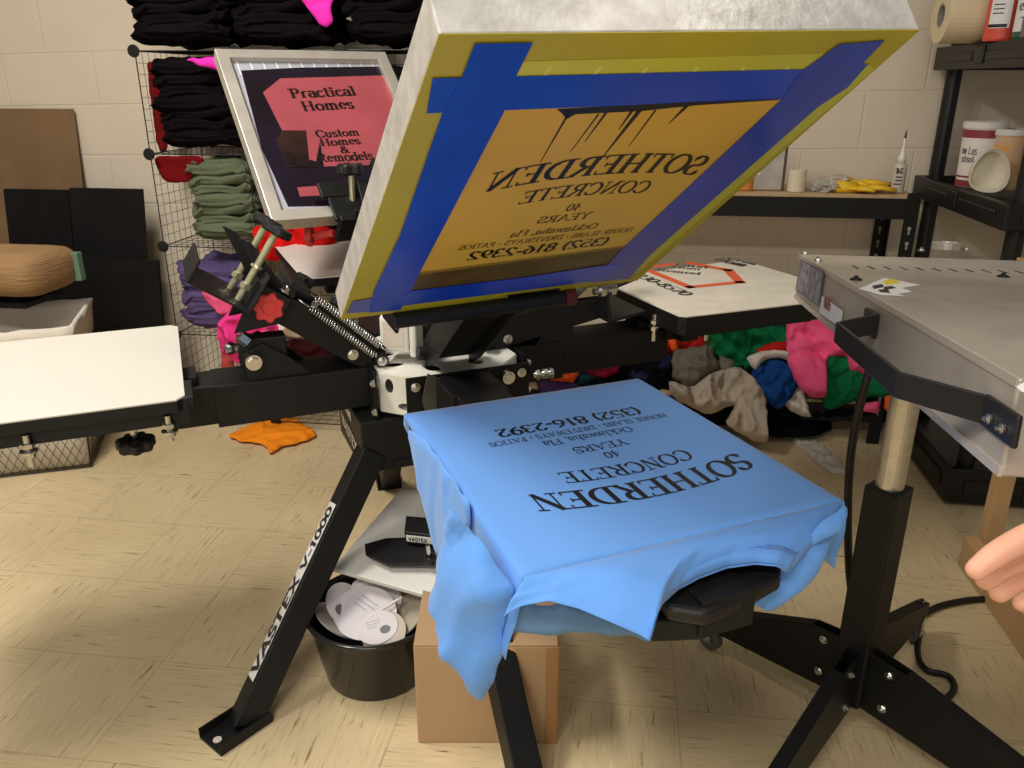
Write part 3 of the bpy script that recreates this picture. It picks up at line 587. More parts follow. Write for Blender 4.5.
# ------------------------------------------------------------------ plastic shelving on the far right
SX0, SY0, SY1 = 1.122, 2.50, 3.27; SX1 = SX0+.46
z2t = Yp(916, 178, SY1-.02).z; z1t = Yp(934, 51, SY1-.02).z; print('shelf z', z1t, z2t, Yp(1024, 209, 2.55).z, Yp(931, 68, 3.25).z, Yp(911, 190, 3.25).z)
Z2 = z2t+.008; Z1 = z1t+.012
def shelving():
    t = thing('plastic_shelving', ((SX0+SX1)/2, (SY0+SY1)/2, 0), 'black plastic shelving unit at the right edge, inks on its shelves', 'shelf')
    for k, z in enumerate((.13, Z2, Z1)):
        h = .12 if k == 0 else .075
        m = MB(); y0, y1 = SY0, SY1; 
        xa = SX0-.02; xb = SX1+.02
        m.box(((xa+xb)/2, (y0+y1)/2, z-.03), (xb-xa-.03, y1-y0-.03, .012))
        m.build('shelf_deck', BPLAST, t)
        # hollow rim with recessed bands
        m = MB()
        for (a, b) in (((xa, y0), (xa, y1)), ((xa, y0), (xb, y0)), ((xb, y0), (xb, y1)), ((xa, y1), (xb, y1))):
            a = V((*a, 0)); b = V((*b, 0)); d = (b-a).normalized(); nn = V((d.y, -d.x, 0)); c = V(((xa+xb)/2, (y0+y1)/2, 0))
            if (a-c).dot(nn) < 0: nn = -nn
            L_ = (b-a).length; mid = (a+b)/2
            m.box(mid+V((0, 0, z-h/2)), (L_+.02, .022, h), (d, nn, V((0, 0, 1))))
            for s in (-1, 1): m.box(mid+d*(s*L_*.25)+nn*.013+V((0, 0, z-h*.5)), (L_*.36, .008, h*.36), (d, nn, V((0, 0, 1))))
            m.box(mid+nn*.013+V((0, 0, z-h*.45)), (.07, .01, h*.7), (d, nn, V((0, 0, 1))))
        m.build('shelf_rim', BPLAST, t, bevel=.006)
    for x in (SX0+.03, SX1-.03):
        for y in (SY0+.04, SY1-.03):
            m = MB(); m.cyl((x, y, .06), (x, y, 1.85), .026, seg=20); m.build('post', BPLAST, t)
shelving()
def shelf_items():
    # wide masking roll on the upper shelf
    y = 3.0; zt = Z1+.002; a = Yp(938, 30, y); r = .083; c = V((a.x, y, zt+r))
    t = thing('masking_roll', V((a.x+.1, y, zt)), 'wide cream roll of masking paper lying on the top shelf', 'tape roll')
    m = MB(); seg = 40; m.lathe([(.036, 0), (.036, .205), (r, .205), (r, 0)], c, (1, 0, 0), seg); m.f = [f for f in m.f if len(f) == 4]
    m.add([], []); n = len(m.v)
    m.f += [(i, (i+1) % seg, 3*seg+(i+1) % seg, 3*seg+i) for i in range(seg)]
    m.build('paper', mat('masking_paper', s2l(222, 206, 170), .75, vary=.04, bump=.1, bscale=30), t, bevel=.001)
    m = MB(); m.lathe([(.030, .002), (.030, .203), (.0355, .203), (.0355, .002)], c, (1, 0, 0), seg); m.f = [f for f in m.f if len(f) == 4]; m.f += [(i, (i+1) % seg, 3*seg+(i+1) % seg, 3*seg+i) for i in range(seg)]
    m.build('core', mat('grey_card', s2l(150, 144, 140), .7), t)
    # red-orange bottle
    y = 2.84; a = Yp(998, 46, y); c = V((a.x, y, zt)); rr = .047
    t = thing('ink_bottle', c, 'red orange plastic bottle with a white label right of the masking roll', 'bottle')
    MB().lathe([(rr*.95, 0), (rr, .006), (rr, .17), (rr*.8, .2), (.02, .215), (.02, .24)], c, seg=28).build('body', mat('red_orange_plastic', s2l(222, 84, 66), .35), t, smooth=False)
    m = MB(); A = [math.radians(200+i*9) for i in range(9)]; vs = [c+V((math.cos(q)*(rr+.001), math.sin(q)*(rr+.001), z)) for z in (.035, .135) for q in A]
    m.add(vs, [(i, i+1, i+10, i+9) for i in range(8)]); lb = m.build('label', PAPER, t, smooth=True)
    m = MB(); vs = [c+V((math.cos(q)*(rr+.0016), math.sin(q)*(rr+.0016), z)) for z in (.037, .046) for q in A[:8]]; m.add(vs, [(i, i+1, i+9, i+8) for i in range(7)]); m.build('label_bar', INK, lb)
    f = lambda x, y_: c+V((math.cos(math.radians(236)+x/rr)*(rr+.0018), math.sin(math.radians(236)+x/rr)*(rr+.0018), y_))
    lettering('label_text', [('----', -.008, .11, .02, .02, 0, False, .4), ('-----', -.006, .095, .014, .03, 0, False, .2), ('-----', -.006, .083, .014, .03, 0, False, .2), ('-----', -.006, .071, .014, .03, 0, False, .2)], INK, lb, f, V((0, -.0004, 0)))
    # green bottle with white label
    y = 2.72; a = Yp(1030, 42, y); c = V((a.x+.0, y, zt)); rr = .05
    t = thing('green_bottle', c, 'white labelled bottle with a green shoulder at the top right corner', 'bottle')
    MB().lathe([(rr*.95, 0), (rr, .006), (rr, .15), (rr*.8, .2), (.02, .215), (.02, .24)], c, seg=28).build('body', mat('green_plastic', s2l(40, 96, 70), .4), t, smooth=False)
    m = MB(); A = [math.radians(170+i*12) for i in range(14)]; vs = [c+V((math.cos(q)*(rr+.001), math.sin(q)*(rr+.001), z)) for z in (.02, .125) for q in A]
    m.add(vs, [(i, i+1, i+15, i+14) for i in range(13)]); lb = m.build('label', PAPER, t, smooth=True)
    f = lambda x, y_: c+V((math.cos(math.radians(225)+x/rr)*(rr+.0018), math.sin(math.radians(225)+x/rr)*(rr+.0018), y_))
    lettering('label_text', [('een', -.005, .075, .028, .05, 0, True, .2), ('-----', .0, .05, .02, .04, 0, False, .15)], mat('grey_ink', s2l(90, 94, 98), .5), lb, f, V((0, -.0004, 0)))
    # grey thing in front
    m = MB(); a = Yp(1026, 30, 2.6); m.box((a.x+.03, 2.6, zt+.03), (.07, .05, .06)); tag(m.build('grey_box', mat('grey_plastic', s2l(116, 112, 112), .5), bevel=.004), 'small grey box on the top shelf at the right edge', 'box')
    # tubs on the lower shelf
    zt = Z2+.002
    def tub(y, px, rr, hh, body, bands, label, texts=(), lidh=.02, base=0):
        a = Yp(px, 180, y); c = V((a.x, y, zt))
        t = thing('ink_tub', c, label, 'tub')
        MB().lathe([(rr*.9, 0), (rr*.92, .004), (rr, hh-.02), (rr, hh-.005)], c, seg=32).build('body', body, t, smooth=False)
        MB().lathe([(rr*1.04, hh-lidh), (rr*1.06, hh-lidh+.003), (rr*1.06, hh-.003), (rr*1.0, hh), (rr*.9, hh-.003)], c, seg=32).build('lid', mat('white_lid', s2l(220, 214, 204), .4), t)
        for z0, z1, mm in bands:
            f = lambda z: rr*(.92+.08*z/hh)+.0012
            m = MB(); S = 32; vs = [c+V((math.cos(2*math.pi*i/S)*f(z), math.sin(2*math.pi*i/S)*f(z), z)) for z in (z0, z1) for i in range(S)]
            m.add(vs, [(i, (i+1) % S, (i+1) % S+S, i+S) for i in range(S)]); m.build('label_band', mm, t, smooth=True)
        for tx in texts:
            f = lambda x, y_: c+V((math.cos(math.radians(232)+x/rr)*(rr*(.92+.08*y_/hh)+.002), math.sin(math.radians(232)+x/rr)*(rr*(.92+.08*y_/hh)+.002), y_))
            lettering('label_text', [tx], mat('dark_label_ink', s2l(60, 60, 74), .5), t, f, V((0, -.0003, 0)))
    mar = mat('maroon_print', s2l(140, 50, 58), .45)
    WT = mat('white_tub', s2l(226, 220, 212), .4)
    tub(2.93, 975, .062, .205, WT, [(.155, .18, mar), (.03, .036, mar), (0.002, .022, mar)], 'white ink tub with a maroon band on the lower shelf, leftmost tub', [('ow Lus', -.02, .105, .024, .055, 0, False, .13), ('stisol', -.02, .08, .02, .045, 0, False, .13)], .022)
    tub(2.885, 1003, .058, .185, mat('orange_smeared_tub', s2l(222, 150, 44), .4, vary=.1, vscale=24, col2=s2l(196, 178, 160)), [], 'ink tub smeared with orange, behind the respirator mask', (), .02)
    tub(2.57, 1034, .036, .165, WT, [(.05, .056, mar), (.13, .14, mar)], 'white ink bottle cut by the right edge, on the lower shelf', (), .02)
    # dust mask
    y = 2.78; c = Yp(989, 172, y); rim = [(968, 186), (972, 170), (983, 154), (996, 150), (1006, 158), (1009, 172), (1006, 186), (996, 193), (980, 192)]
    msk = mat('dust_mask_white', s2l(222, 212, 188), .8, bump=.2, bscale=80, vary=.06)
    cc = Yp(988, 173, y-.06); R_ = [Yp(px, py, y) for px, py in rim]; m = MB(); vs = []; n = len(rim)
    fine = []
    for i in range(n):
        for k in range(5): fine.append(R_[i].lerp(R_[(i+1) % n], k/5))
    for _ in range(12): fine = [(fine[i-1]+fine[i]*2+fine[(i+1) % len(fine)])/4 for i in range(len(fine))]
    N = len(fine); rows = 8
    zmin = min(p.z for p in fine); shift = V((0, 0, Z2+.005-zmin))
    for s, dz in ((1.13, -.002), (1.1, .006), (1.0, .008)): vs += [cc.lerp(p, s)+V((0, dz-.06*0, 0))+shift for p in fine]
    for j in range(1, rows+1):
        a = j/rows; sc = math.cos(a*math.pi/2*.96); dp = math.sin(a*math.pi/2)
        vs += [V((cc.x+(p.x-cc.x)*sc, y+.008+.045*dp, cc.z+(p.z-cc.z)*sc))+shift for p in fine]
    fs = [(j*N+i, j*N+(i+1) % N, (j+1)*N+(i+1) % N, (j+1)*N+i) for j in range(rows+2) for i in range(N)]+[tuple(range((rows+2)*N, (rows+3)*N))]
    m.add(vs, fs); o = m.build('dust_mask', msk, smooth=True); s = o.modifiers.new('Solidify', 'SOLIDIFY'); s.thickness = .004
    tag(o, 'off-white moulded dust mask leaning on the ink tubs of the lower shelf', 'mask')
shelf_items()
# ------------------------------------------------------------------ the press
HX, HY = -.42, 1.81
def RF(deg):
    t = math.radians(deg); c, s = math.cos(t), math.sin(t)
    return (lambda r, o, z: V((HX+r*c-o*s, HY+r*s+o*c, z))), V((c, s, 0)), V((-s, c, 0))
ZV = V((0, 0, 1))
press = thing('printing_press', (HX, HY, 0), 'black four-arm screen printing press with splayed legs and white hub', 'printing press')
AX = {a: RF(a) for a in (-60, 30, 120, 210)}
# base box with the label on its left face
f3, du, do = AX[-60]   # u towards the operator, o towards the right arm
def B3(u, o, z): return f3(u, o, z)
def bbox_(mb, u, o, z, size): return mb.box(B3(u, o, z), size, (du, do, ZV))
m = MB(); bbox_(m, 0, -.035, .518, (.26, .37, .125)); base = m.build('base_box', BLACK, press, bevel=.004)
m = MB(); bbox_(m, .132, .0, .565, (.004, .30, .02)); bbox_(m, .132, .0, .468, (.004, .30, .02)); m.build('box_lip', BLACK, press, bevel=.001)
# stickers on the left face
lf = lambda u, z, d=0: B3(u, -.2205-d, z)
m = MB(); m.add([lf(-.09, .576, .0008), lf(.03, .566, .0008), lf(.03, .545, .0008), lf(-.09, .555, .0008)], [(0, 1, 2, 3)]); m.build('logo_sticker', PAPER, base)
lettering('logo_text', [('-----', -.035, .558, .010, .07, 0, False, .3)], INK, base, lambda x, y: lf(x, y, .0014), -do*.0003)
lettering('logo_text', [('VASTEX', -.005, .490, .028, .17, 0, False, .2)], PAPER, base, lambda x, y: lf(x, y-.1*x, .0012), -do*.0003)
# legs: square tube, foot plate
def leg(top, foot, wid=.058, name='leg', roll=None):
    top, foot = V(top), V(foot); d = (foot-top).normalized(); az = V((d.x, d.y, 0)).normalized(); sd = az.cross(ZV).normalized(); up = sd.cross(d).normalized()
    if roll is not None:   # the tube is turned about its own axis
        wv = CAM-(top+foot)/2; wv = (wv-d*wv.dot(d)).normalized(); lf_ = d.cross(wv)
        if lf_.dot(RT) > 0: lf_ = -lf_
        r_ = math.radians(roll); nB = wv*math.sin(r_)+lf_*math.cos(r_); nA = wv*math.cos(r_)-lf_*math.sin(r_)
    else: nA, nB = up, sd
    m = MB(); L_ = (foot-top).length; m.box((top+foot)/2, (L_, wid, wid), (d, nA, nB))
    # trim below the floor
    for i, p in enumerate(m.v):
        if p.z < .008: m.v[i] = p-d*((p.z-.008)/d.z)
    lg = m.build(name, BLACK, press, bevel=.003)
    fp = foot; m = MB(); m.box((fp.x+az.x*.015, fp.y+az.y*.015, .004), (.125, .078, .007), (az, sd, ZV))
    m.box(V((fp.x+az.x*.015, fp.y+az.y*.015, .014))-sd*.038, (.125, .004, .026), (az, sd, ZV)); m.box(V((fp.x+az.x*.015, fp.y+az.y*.015, .014))+sd*.038, (.125, .004, .026), (az, sd, ZV))
    p = m.build('foot_plate', BLACK, lg, bevel=.001)
    m = MB(); q = V((fp.x+az.x*.06, fp.y+az.y*.06, .007)); m.cyl(q, q+ZV*.002, .009, seg=16); lab(m.build('bolt_hole', mat('floor_seen_in_hole', s2l(214, 206, 190), .6), p), 'pale hole in the foot plate')
    return lg, d, nB, nA, (top+foot)/2, L_
F1 = Zp(243, 726, .0); T1 = V((-.535, 1.62, .50))
lg, d1, sd1, up1, mid1, L1 = leg(T1, F1, roll=21)
# sticker on the outer (left) face of leg 1
left = sd1
def ls(s, h, e=0): return T1+d1*s+up1*h+left*(.0295+e)
up_out = up1 if up1.z > 0 else -up1
S0, S1 = .14, .545
# face that looks up-and-left
def lt(s, h, e=0): return T1+d1*s+left*(h)+up_out*(.0295+e)
m = MB(); m.add([ls(S0, -.022, .0008), ls(S1, -.022, .0008), ls(S1, .022, .0008), ls(S0, .022, .0008)], [(0, 1, 2, 3)]); st = m.build('leg_sticker', PAPER, lg)
sgn = 1 if up1.z > 0 else -1
lettering('leg_text', [('VASTEX', -(S1-.12), -.017, .034, .22, 0, False, .22), ('V-1000', -(S0+.085), -.015, .03, .15, 0, False, .2)], INK, st, lambda x, y: ls(-x, -y, .0014), left*.0003)
leg(V((-.31, 1.50, .50)), Zp(531, 800, 0))
leg(V((-.28, 1.98, .50)), V((-.02, 2.42, 0)))
leg(V((-.56, 1.97, .50)), V((-.74, 2.40, 0)))
# white hub: top plate with holes, cut side plates
def plate_holes(name, outer, holes, fn, thick, m, parent):
    bm = bmesh.new()
    for loop in [outer]+holes:
        vs = [bm.verts.new((p[0], p[1], 0)) for p in loop]
        for i in range(len(vs)): bm.edges.new((vs[i], vs[(i+1) % len(vs)]))
    bmesh.ops.triangle_fill(bm, edges=bm.edges[:], use_beauty=True)
    me = bpy.data.meshes.new(name)
    for v in bm.verts: v.co = fn(v.co.x, v.co.y)
    bmesh.ops.recalc_face_normals(bm, faces=bm.faces); bm.to_mesh(me); bm.free(); me.materials.append(m)
    o = bpy.data.objects.new(name, me); scene.collection.objects.link(o); o.parent = parent; o.matrix_parent_inverse = Matrix.Translation(-wloc(parent))
    s = o.modifiers.new('Solidify', 'SOLIDIFY'); s.thickness = thick; s.offset = 0; return o
def ell(cx, cy, rx, ry, n=20): return [(cx+rx*math.cos(2*math.pi*i/n), cy+ry*math.sin(2*math.pi*i/n)) for i in range(n)]
ZH = .682; a_, b_ = .165, .10
octo = [(a_, -b_), (a_, b_), (b_, a_), (-b_, a_), (-a_, b_), (-a_, -b_), (-b_, -a_), (b_, -a_)]
hl = [ell(.115, -.045, .026, .018), ell(.11, .06, .026, .018), ell(.06, -.12, .018, .024), ell(-.02, -.12, .018, .022), ell(.12, .01, .004, .004, 8), ell(.0, .12, .024, .02), ell(-.11, 0, .02, .024)]
hub = plate_holes('hub_plate', octo, hl, lambda x, y: B3(x, y, ZH), .005, WHITE, press); lab(hub, 'white hub plate with round holes')
plate_holes('hub_plate', octo, [ell(0, 0, .03, .03)], lambda x, y: B3(x, y, .592), .005, WHITE, press)
# side plate on the cut corners
for (u0, o0, u1, o1) in ((b_, -a_, a_, -b_), (a_, b_, b_, a_), (-b_, -a_, -a_, -b_), (-a_, b_, -b_, a_)):
    L_ = math.hypot(u1-u0, o1-o0); fn = lambda x, y: B3(u0+(u1-u0)*x/L_, o0+(o1-o0)*x/L_, y)
    plate_holes('hub_side_plate', [(0, .592), (L_, .592), (L_, ZH), (0, ZH)], [ell(L_*.28, .655, .011, .017), ell(L_*.72, .61, .02, .009)], fn, .004, WHITE, press)
# white square upright in the middle of the hub
m = MB(); cpt = Yp(394, 334, 1.70); 
m.box((cpt.x-.0, 1.73, cpt.z-.0), (.066, .07, .085)); hb = m.build('upright_block', WHITE, press, bevel=.008)
m = MB(); m.box((cpt.x, 1.696, cpt.z), (.05, .004, .062)); m.build('block_recess', mat('beige_recess', s2l(206, 196, 184), .6), hb, bevel=.003)
m = MB(); m.box((cpt.x+.043, 1.735, cpt.z-.004), (.016, .08, .1)); m.build('block_cap', WHITE, press, bevel=.006)
m = MB(); m.cyl((HX, HY, .59), (HX, HY, .80), .05, seg=28); m.build('centre_post', BLACK, press)
# pallet arms, mount plates, pallets
def arm(a):
    f, u, o = AX[a]
    def bx(mb, r, oo, z, s): return mb.box(f(r, oo, z), s, (u, o, ZV))
    m = MB(); bx(m, .178, 0 if a == 30 else .02 if a == -60 else 0, .637, (.006, .29 if a == -60 else .24, .105))
    mp = m.build('mount_plate', BLACK, press, bevel=.001)
    m = MB(); z0 = .637
    bx(m, .40, 0, z0+.004, (.44, .11, .088)); m.build('pallet_arm', BLACK, press, bevel=.003)
    m = MB(); bx(m, .345 if a == 210 else .25, 0, .638, (.33 if a == 210 else .12, .125, .094)); m.build('arm_sleeve', BLACK, press, bevel=.002)
    # gusset with registration bolts on top
    m = MB()
    for s in (-1, 1):
        m.prism([f(.30, s*.05, .683), f(.44, s*.05, .683), f(.445, s*.05, .745), f(.40, s*.05, .765), f(.35, s*.05, .73)] if a in (210,) else [f(.24, s*.05, .683), f(.34, s*.05, .683), f(.34, s*.05, .72), f(.29, s*.05, .735), f(.25, s*.05, .70)], o*.004*s)
    if a != -60: m.build('gusset', BLACK, press, bevel=.001)
    for s in (-1, 1):
        for z in (.60, .668): hexbolt(f(.182, s*.125+(.02 if a == -60 else 0), z), u, .008, .008).build('bolt', CHROME, press)
    return mp
for a in AX: arm(a)
def bolt_pair(p, d, L_=.05):
    d = V(d).normalized(); p = V(p); m = MB(); m.cyl(p, p+d*L_, .0065, seg=12)
    for k in (.12, .55): m.cyl(p+d*L_*k, p+d*(L_*k+.010), .0125, seg=6)
    m.cyl(p+d*(L_*.9), p+d*(L_*.9+.008), .0125, seg=18); return m.build('adjustment_bolt', CHROME, press)
f, u, o = AX[-60]
for oo, z, dr in ((.0, .668, o), (.185, .664, o)): bolt_pair(f(.20, oo-.02, z), dr, .045)
m = MB(); m.cyl(f(.182, .105, .668), f(.205, .105, .668), .015, seg=18); m.cyl(f(.205, .105, .668), f(.212, .105, .668), .011, seg=6); m.build('round_bolt', CHROME, press)
m = MB(); m.prism([f(.192, -.08, .70), f(.192, -.035, .675), f(.192, -.035, .60), f(.192, -.085, .60), f(.192, -.095, .64)], u*.004); m.build('bracket_plate', mat('grey_steel', s2l(96, 94, 90), .4, .4), press)
# left arm registration bolts at the end of the gusset
f, u, o = AX[210]
for oo, z, r in ((.055, .735, .425), (.055, .752, .405)):
    pass
m = MB(); m.cyl(f(.425, .045, .735), f(.425, .085, .735), .017, seg=20); m.cyl(f(.425, .085, .735), f(.425, .09, .735), .012, seg=6); m.build('round_bolt', CHROME, press)
m = MB(); m.cyl(f(.43, .06, .775), f(.445, .06, .79), .014, seg=6); m.cyl(f(.425, .03, .757), f(.475, .04, .757), .008, seg=12); m.cyl(f(.46, .03, .757), f(.47, .04, .757), .013, seg=6); m.build('round_bolt', CHROME, press)
m = MB(); m.box(f(.40, .02, .745), (.1, .05, .06), (u, o, ZV)); m.build('stop_block', BLACK, press, bevel=.003)
for k in range(3): hexbolt(f(.182-.0, .12, .66-.055*k*0-.06*(k == 1)), u, .009, .01)

def pallet(a, poly, top, label, thick=.022, mt=WLAM, dz=0):
    f0, u, o = AX[a]; f = lambda r, oo, z: f0(r, oo, z+dz)
    m = MB(); m.prism([f(r, oo, .765) for r, oo in poly], ZV*-.004); p1 = m.build('pallet_surface', mt, press, bevel=.001); lab(p1, label)
    q = [(r, oo) for r, oo in poly]; cr = sum(x[0] for x in q)/len(q)
    m = MB(); m.prism([f(r, oo, .7608) for r, oo in q], ZV*-thick); m.build('pallet_board', BLACK, press, bevel=.001)
    m = MB()
    for oo in (-.11, .11): m.box(f(.80, oo, .7608-thick-.02), (.46, .03, .038), (u, o, ZV))
    m.box(f(.62, 0, .7608-thick-.022), (.05, .30, .036), (u, o, ZV)); m.box(f(.84, 0, .7608-thick-.036), (.60, .075, .05), (u, o, ZV))
    m.build('pallet_bracket', BLACK, press, bevel=.002)
def rounded(r0, r1, w0, w1, c=.03): return [(r0, -w0+c*.6), (r0, w0-c*.6), (r0+c*.5, w0), (r1-c, w1), (r1, w1-c), (r1, -w1+c), (r1-c, -w1), (r0+c*.5, -w0)]
pallet(210, rounded(.565, 1.12, .262, .262, .03), WLAM, 'white laminate pallet surface, clean', dz=-.024)
pallet(30, [(.545, -.20), (.545, .20), (.56, .215), (1.06, .27), (1.09, .24), (1.09, -.20), (1.06, -.225), (.56, -.215)], WLAM, 'white pallet surface with black writing and an orange house outline', .045, mat('scuffed_white', s2l(222, 214, 198), .5, vary=.08, vscale=16))
pallet(120, rounded(.53, 1.09, .225, .235, .03), WLAM, 'white pallet surface below the small screen', mt=mat('worn_white', s2l(226, 216, 206), .45, vary=.04))
pallet(-60, rounded(.545, 1.055, .222, .228, .025), WLAM, 'pallet surface inside the blue shirt')
f, u, o = AX[-60]
m = MB(); m.prism([Zp(x, y, .722) for x, y in ((640, 575), (700, 552), (765, 540), (783, 556), (781, 576), (746, 596), (706, 612), (668, 606))], ZV*-.022); lab(m.build('pallet_neck', BPLAST, press, bevel=.006), 'black rounded pallet end showing in the shirt collar')
m = MB(); m.prism([Zp(x, y, .699) for x, y in ((640, 598), (652, 622), (702, 620), (750, 602), (752, 580), (700, 572))], ZV*-.03); m.build('neck_bracket', BLACK, press, bevel=.004)
# pallet level bolts and lock knobs
def level_bolt(p, l=.06):
    p = V(p); m = MB(); m.cyl(p, p-ZV*l, .0058, seg=10); m.cyl(p-ZV*.016, p-ZV*.024, .0115, seg=6); m.cyl(p-ZV*.030, p-ZV*.033, .015, seg=16); m.cyl(p-ZV*.034, p-ZV*.042, .0105, seg=6); m.build('level_bolt', CHROME, press)
b = Yp(173, 404, 1.40); f, u, o = AX[210]
level_bolt(f(.60, .262, .712), .05); level_bolt(f(.83, .262, .712), .06); level_bolt(f(.60, .10, .70))
m = MB(); m.box(f(.80, .20, .728), (.5, .10, .02), (u, o, ZV)); m.box(f(.80, .245, .712), (.48, .012, .05), (u, o, ZV)); m.box(f(.66, .17, .70), (.06, .14, .012), (u, o, ZV)); m.build('side_rail', BLACK, press, bevel=.002)
kp = Yp(135, 440, 1.36); m = MB(); m.cyl(kp+ZV*.06, kp+ZV*.0, .007); m.cyl(kp+ZV*.022, kp+ZV*.032, .012, seg=6); m.build('knob_shaft', CHROME, press)
starknob(kp-ZV*.02, ZV, .038, .024, parent=press)
f, u, o = AX[30]
for px in (655, 708):
    b = Yp(px, 314, 1.99 if px == 655 else 2.06); level_bolt(b, .07)
# writing and house outline on the right pallet
orange = mat('orange_tape', s2l(226, 92, 44), .55)
def strip(pts, w_, z, m, parent, name):
    mb = MB()
    for a, c in zip(pts, pts[1:]):
        a = V(a); c = V(c); d = (c-a).normalized(); n = V((-d.y, d.x, 0))*w_/2; a = a-d*w_*.45; c = c+d*w_*.45; mb.add([a-n, c-n, c+n, a+n], [(0, 1, 2, 3)])
    return mb.build(name, m, parent)
zz = .7656; hp = [Zp(x, y, zz) for x, y in ((690, 263), (728, 270), (740, 282), (690, 287), (643, 268), (672, 264))]
pp = [o_ for o_ in press.children if o_.name.startswith('pallet_surface')]
strip(hp[:3], .03, zz, orange, press, 'house_outline'); strip(hp[2:], .026, zz, orange, press, 'house_outline')
def wr(lines, z, pa, pb, name='pallet_writing'):
    # lines in a frame from pixel pa (x=0) to pb along the surface
    A = Zp(*pa, z); Bq = Zp(*pb, z); X = (Bq-A).normalized(); Y = ZV.cross(X)
    lettering(name, lines, INK, press, lambda x, y: A+X*x+Y*y, ZV*.0004)
wr([('230-8570', .14, -.005, .038, .26, 0, True, .16)], .7662, (632, 274), (686, 296))
wr([('Cust', .06, .045, .03, .1, 0, True), ('Hom', .05, .012, .026, .09, 0, True), ('Remod', .04, -.05, .03, .13, 0, True)], .7664, (668, 268), (712, 272))
wr([('Comp', .04, .045, .03, .13, 0, True), ('Hom', .02, .0, .045, .12, 0, True, .2)], .7664, (722, 262), (750, 268))

# print heads ------------------------------------------------------------
def head(a, el, r0, z0, L_, hbolt=True, clamp=True, redknob=None, springs=True, tknobs=False, tube=False):
    f, u, o = AX[a]; e = math.radians(el); d = u*math.cos(e)+ZV*math.sin(e); n = -u*math.sin(e)+ZV*math.cos(e); P0 = f(r0, 0, z0)
    def q(s, oo, h): return P0+d*s+o*oo+n*h
    grp = lambda name, m, mt=BLACK, bv=.002, par=press: m.build(name, mt, par, bevel=bv)
    m = MB()
    for s_ in (-1, 1):
        m.prism([q(-.03, s_*.05, -.03), q(.05, s_*.05, -.04), q(L_, s_*.05, -.03), q(L_, s_*.05, .015), q(L_*.55, s_*.05, .04), q(.0, s_*.05, .03)], o*.005*s_)
    m.box(q(L_*.5, 0, -.012), (L_, .1, .006), (d, o, n)); hd = grp('print_arm', m)
    m = MB(); m.box(q(L_*.45, 0, .03), (L_*.62, .05, .02), (d, o, n)); m.box(q(L_*.70, 0, .045), (L_*.3, .07, .012), (d, o, n)); grp('slide_bar', m, BLACK2)
    m = MB(); m.cyl(q(0, -.075, 0), q(0, .075, 0), .016, seg=18); grp('hinge_pin', m, BLACK2)
    for s_ in (-1, 1) if hbolt else (): hexbolt(q(0, s_*.0755, 0), o*s_, .008, .008).build('bolt', CHROME, press); hexbolt(q(.06, s_*.056, -.02), o*s_, .009, .008).build('bolt', CHROME, press)
    if springs:
        for oo, hh0 in ((.070, .002), (.070, .027)):
            pts = []; turns = 28; s0, s1 = .02, .20
            for i in range(turns*10+1):
                t = i/(turns*10); th = 2*math.pi*turns*t; pts.append(q(s0+(s1-s0)*t, oo+.0085*math.cos(th), hh0+.030*t+.0085*math.sin(th)))
            m = MB(); m.tube(pts, .0015, 5); m.tube([q(s0-.03, oo, hh0-.004), q(s0, oo, hh0)], .0018, 5); m.tube([q(s1, oo, hh0+.03), q(s1+.03, oo, hh0+.034)], .0018, 5); m.build('spring', CHROME, press, smooth=True)
    if clamp:
        # transverse channel that grips the frame, with its inclined throat
        m = MB(); W_ = .105
        m.prism([q(L_-.02, -W_, -.03), q(L_+.085, -W_, -.03), q(L_+.085, -W_, -.022), q(L_-.012, -W_, -.022), q(L_-.012, -W_, .045), q(L_-.02, -W_, .045)], o*(2*W_))
        grp('screen_clamp', m)
        m = MB(); m.prism([q(L_-.02, -W_*.8, .04), q(L_+.07, -W_*.8, .052), q(L_+.07, -W_*.8, .058), q(L_-.02, -W_*.8, .048)], o*(1.6*W_)); grp('clamp_bar', m)
    for s_, oo in (((.75, -.055), (.75, .055)) if tknobs else ((1.02, .03),) if clamp else ()):
        b0 = q(L_*s_+.05, oo, .02); b1 = q(L_*s_+.05, oo, .115)
        m = MB(); m.cyl(b0, b1, .0065, seg=12); m.cyl(q(L_*s_+.05, oo, .05), q(L_*s_+.05, oo, .058), .011, seg=6); m.build('clamp_shaft', mat('zinc_shaft', s2l(214, 210, 170), .3, .7), press)
        starknob(b1, n, .03, .018, 5, parent=press)
    if redknob: 
        kb = starknob(q(redknob, .056, -.008), o, .034, .022, 7, 'red_knob', RED, press); lab(kb, 'red star knob')
    return q, d, n, o
q210, d_, n_, o_ = head(210, 34, .15, .70, .315, clamp=False, redknob=.275)
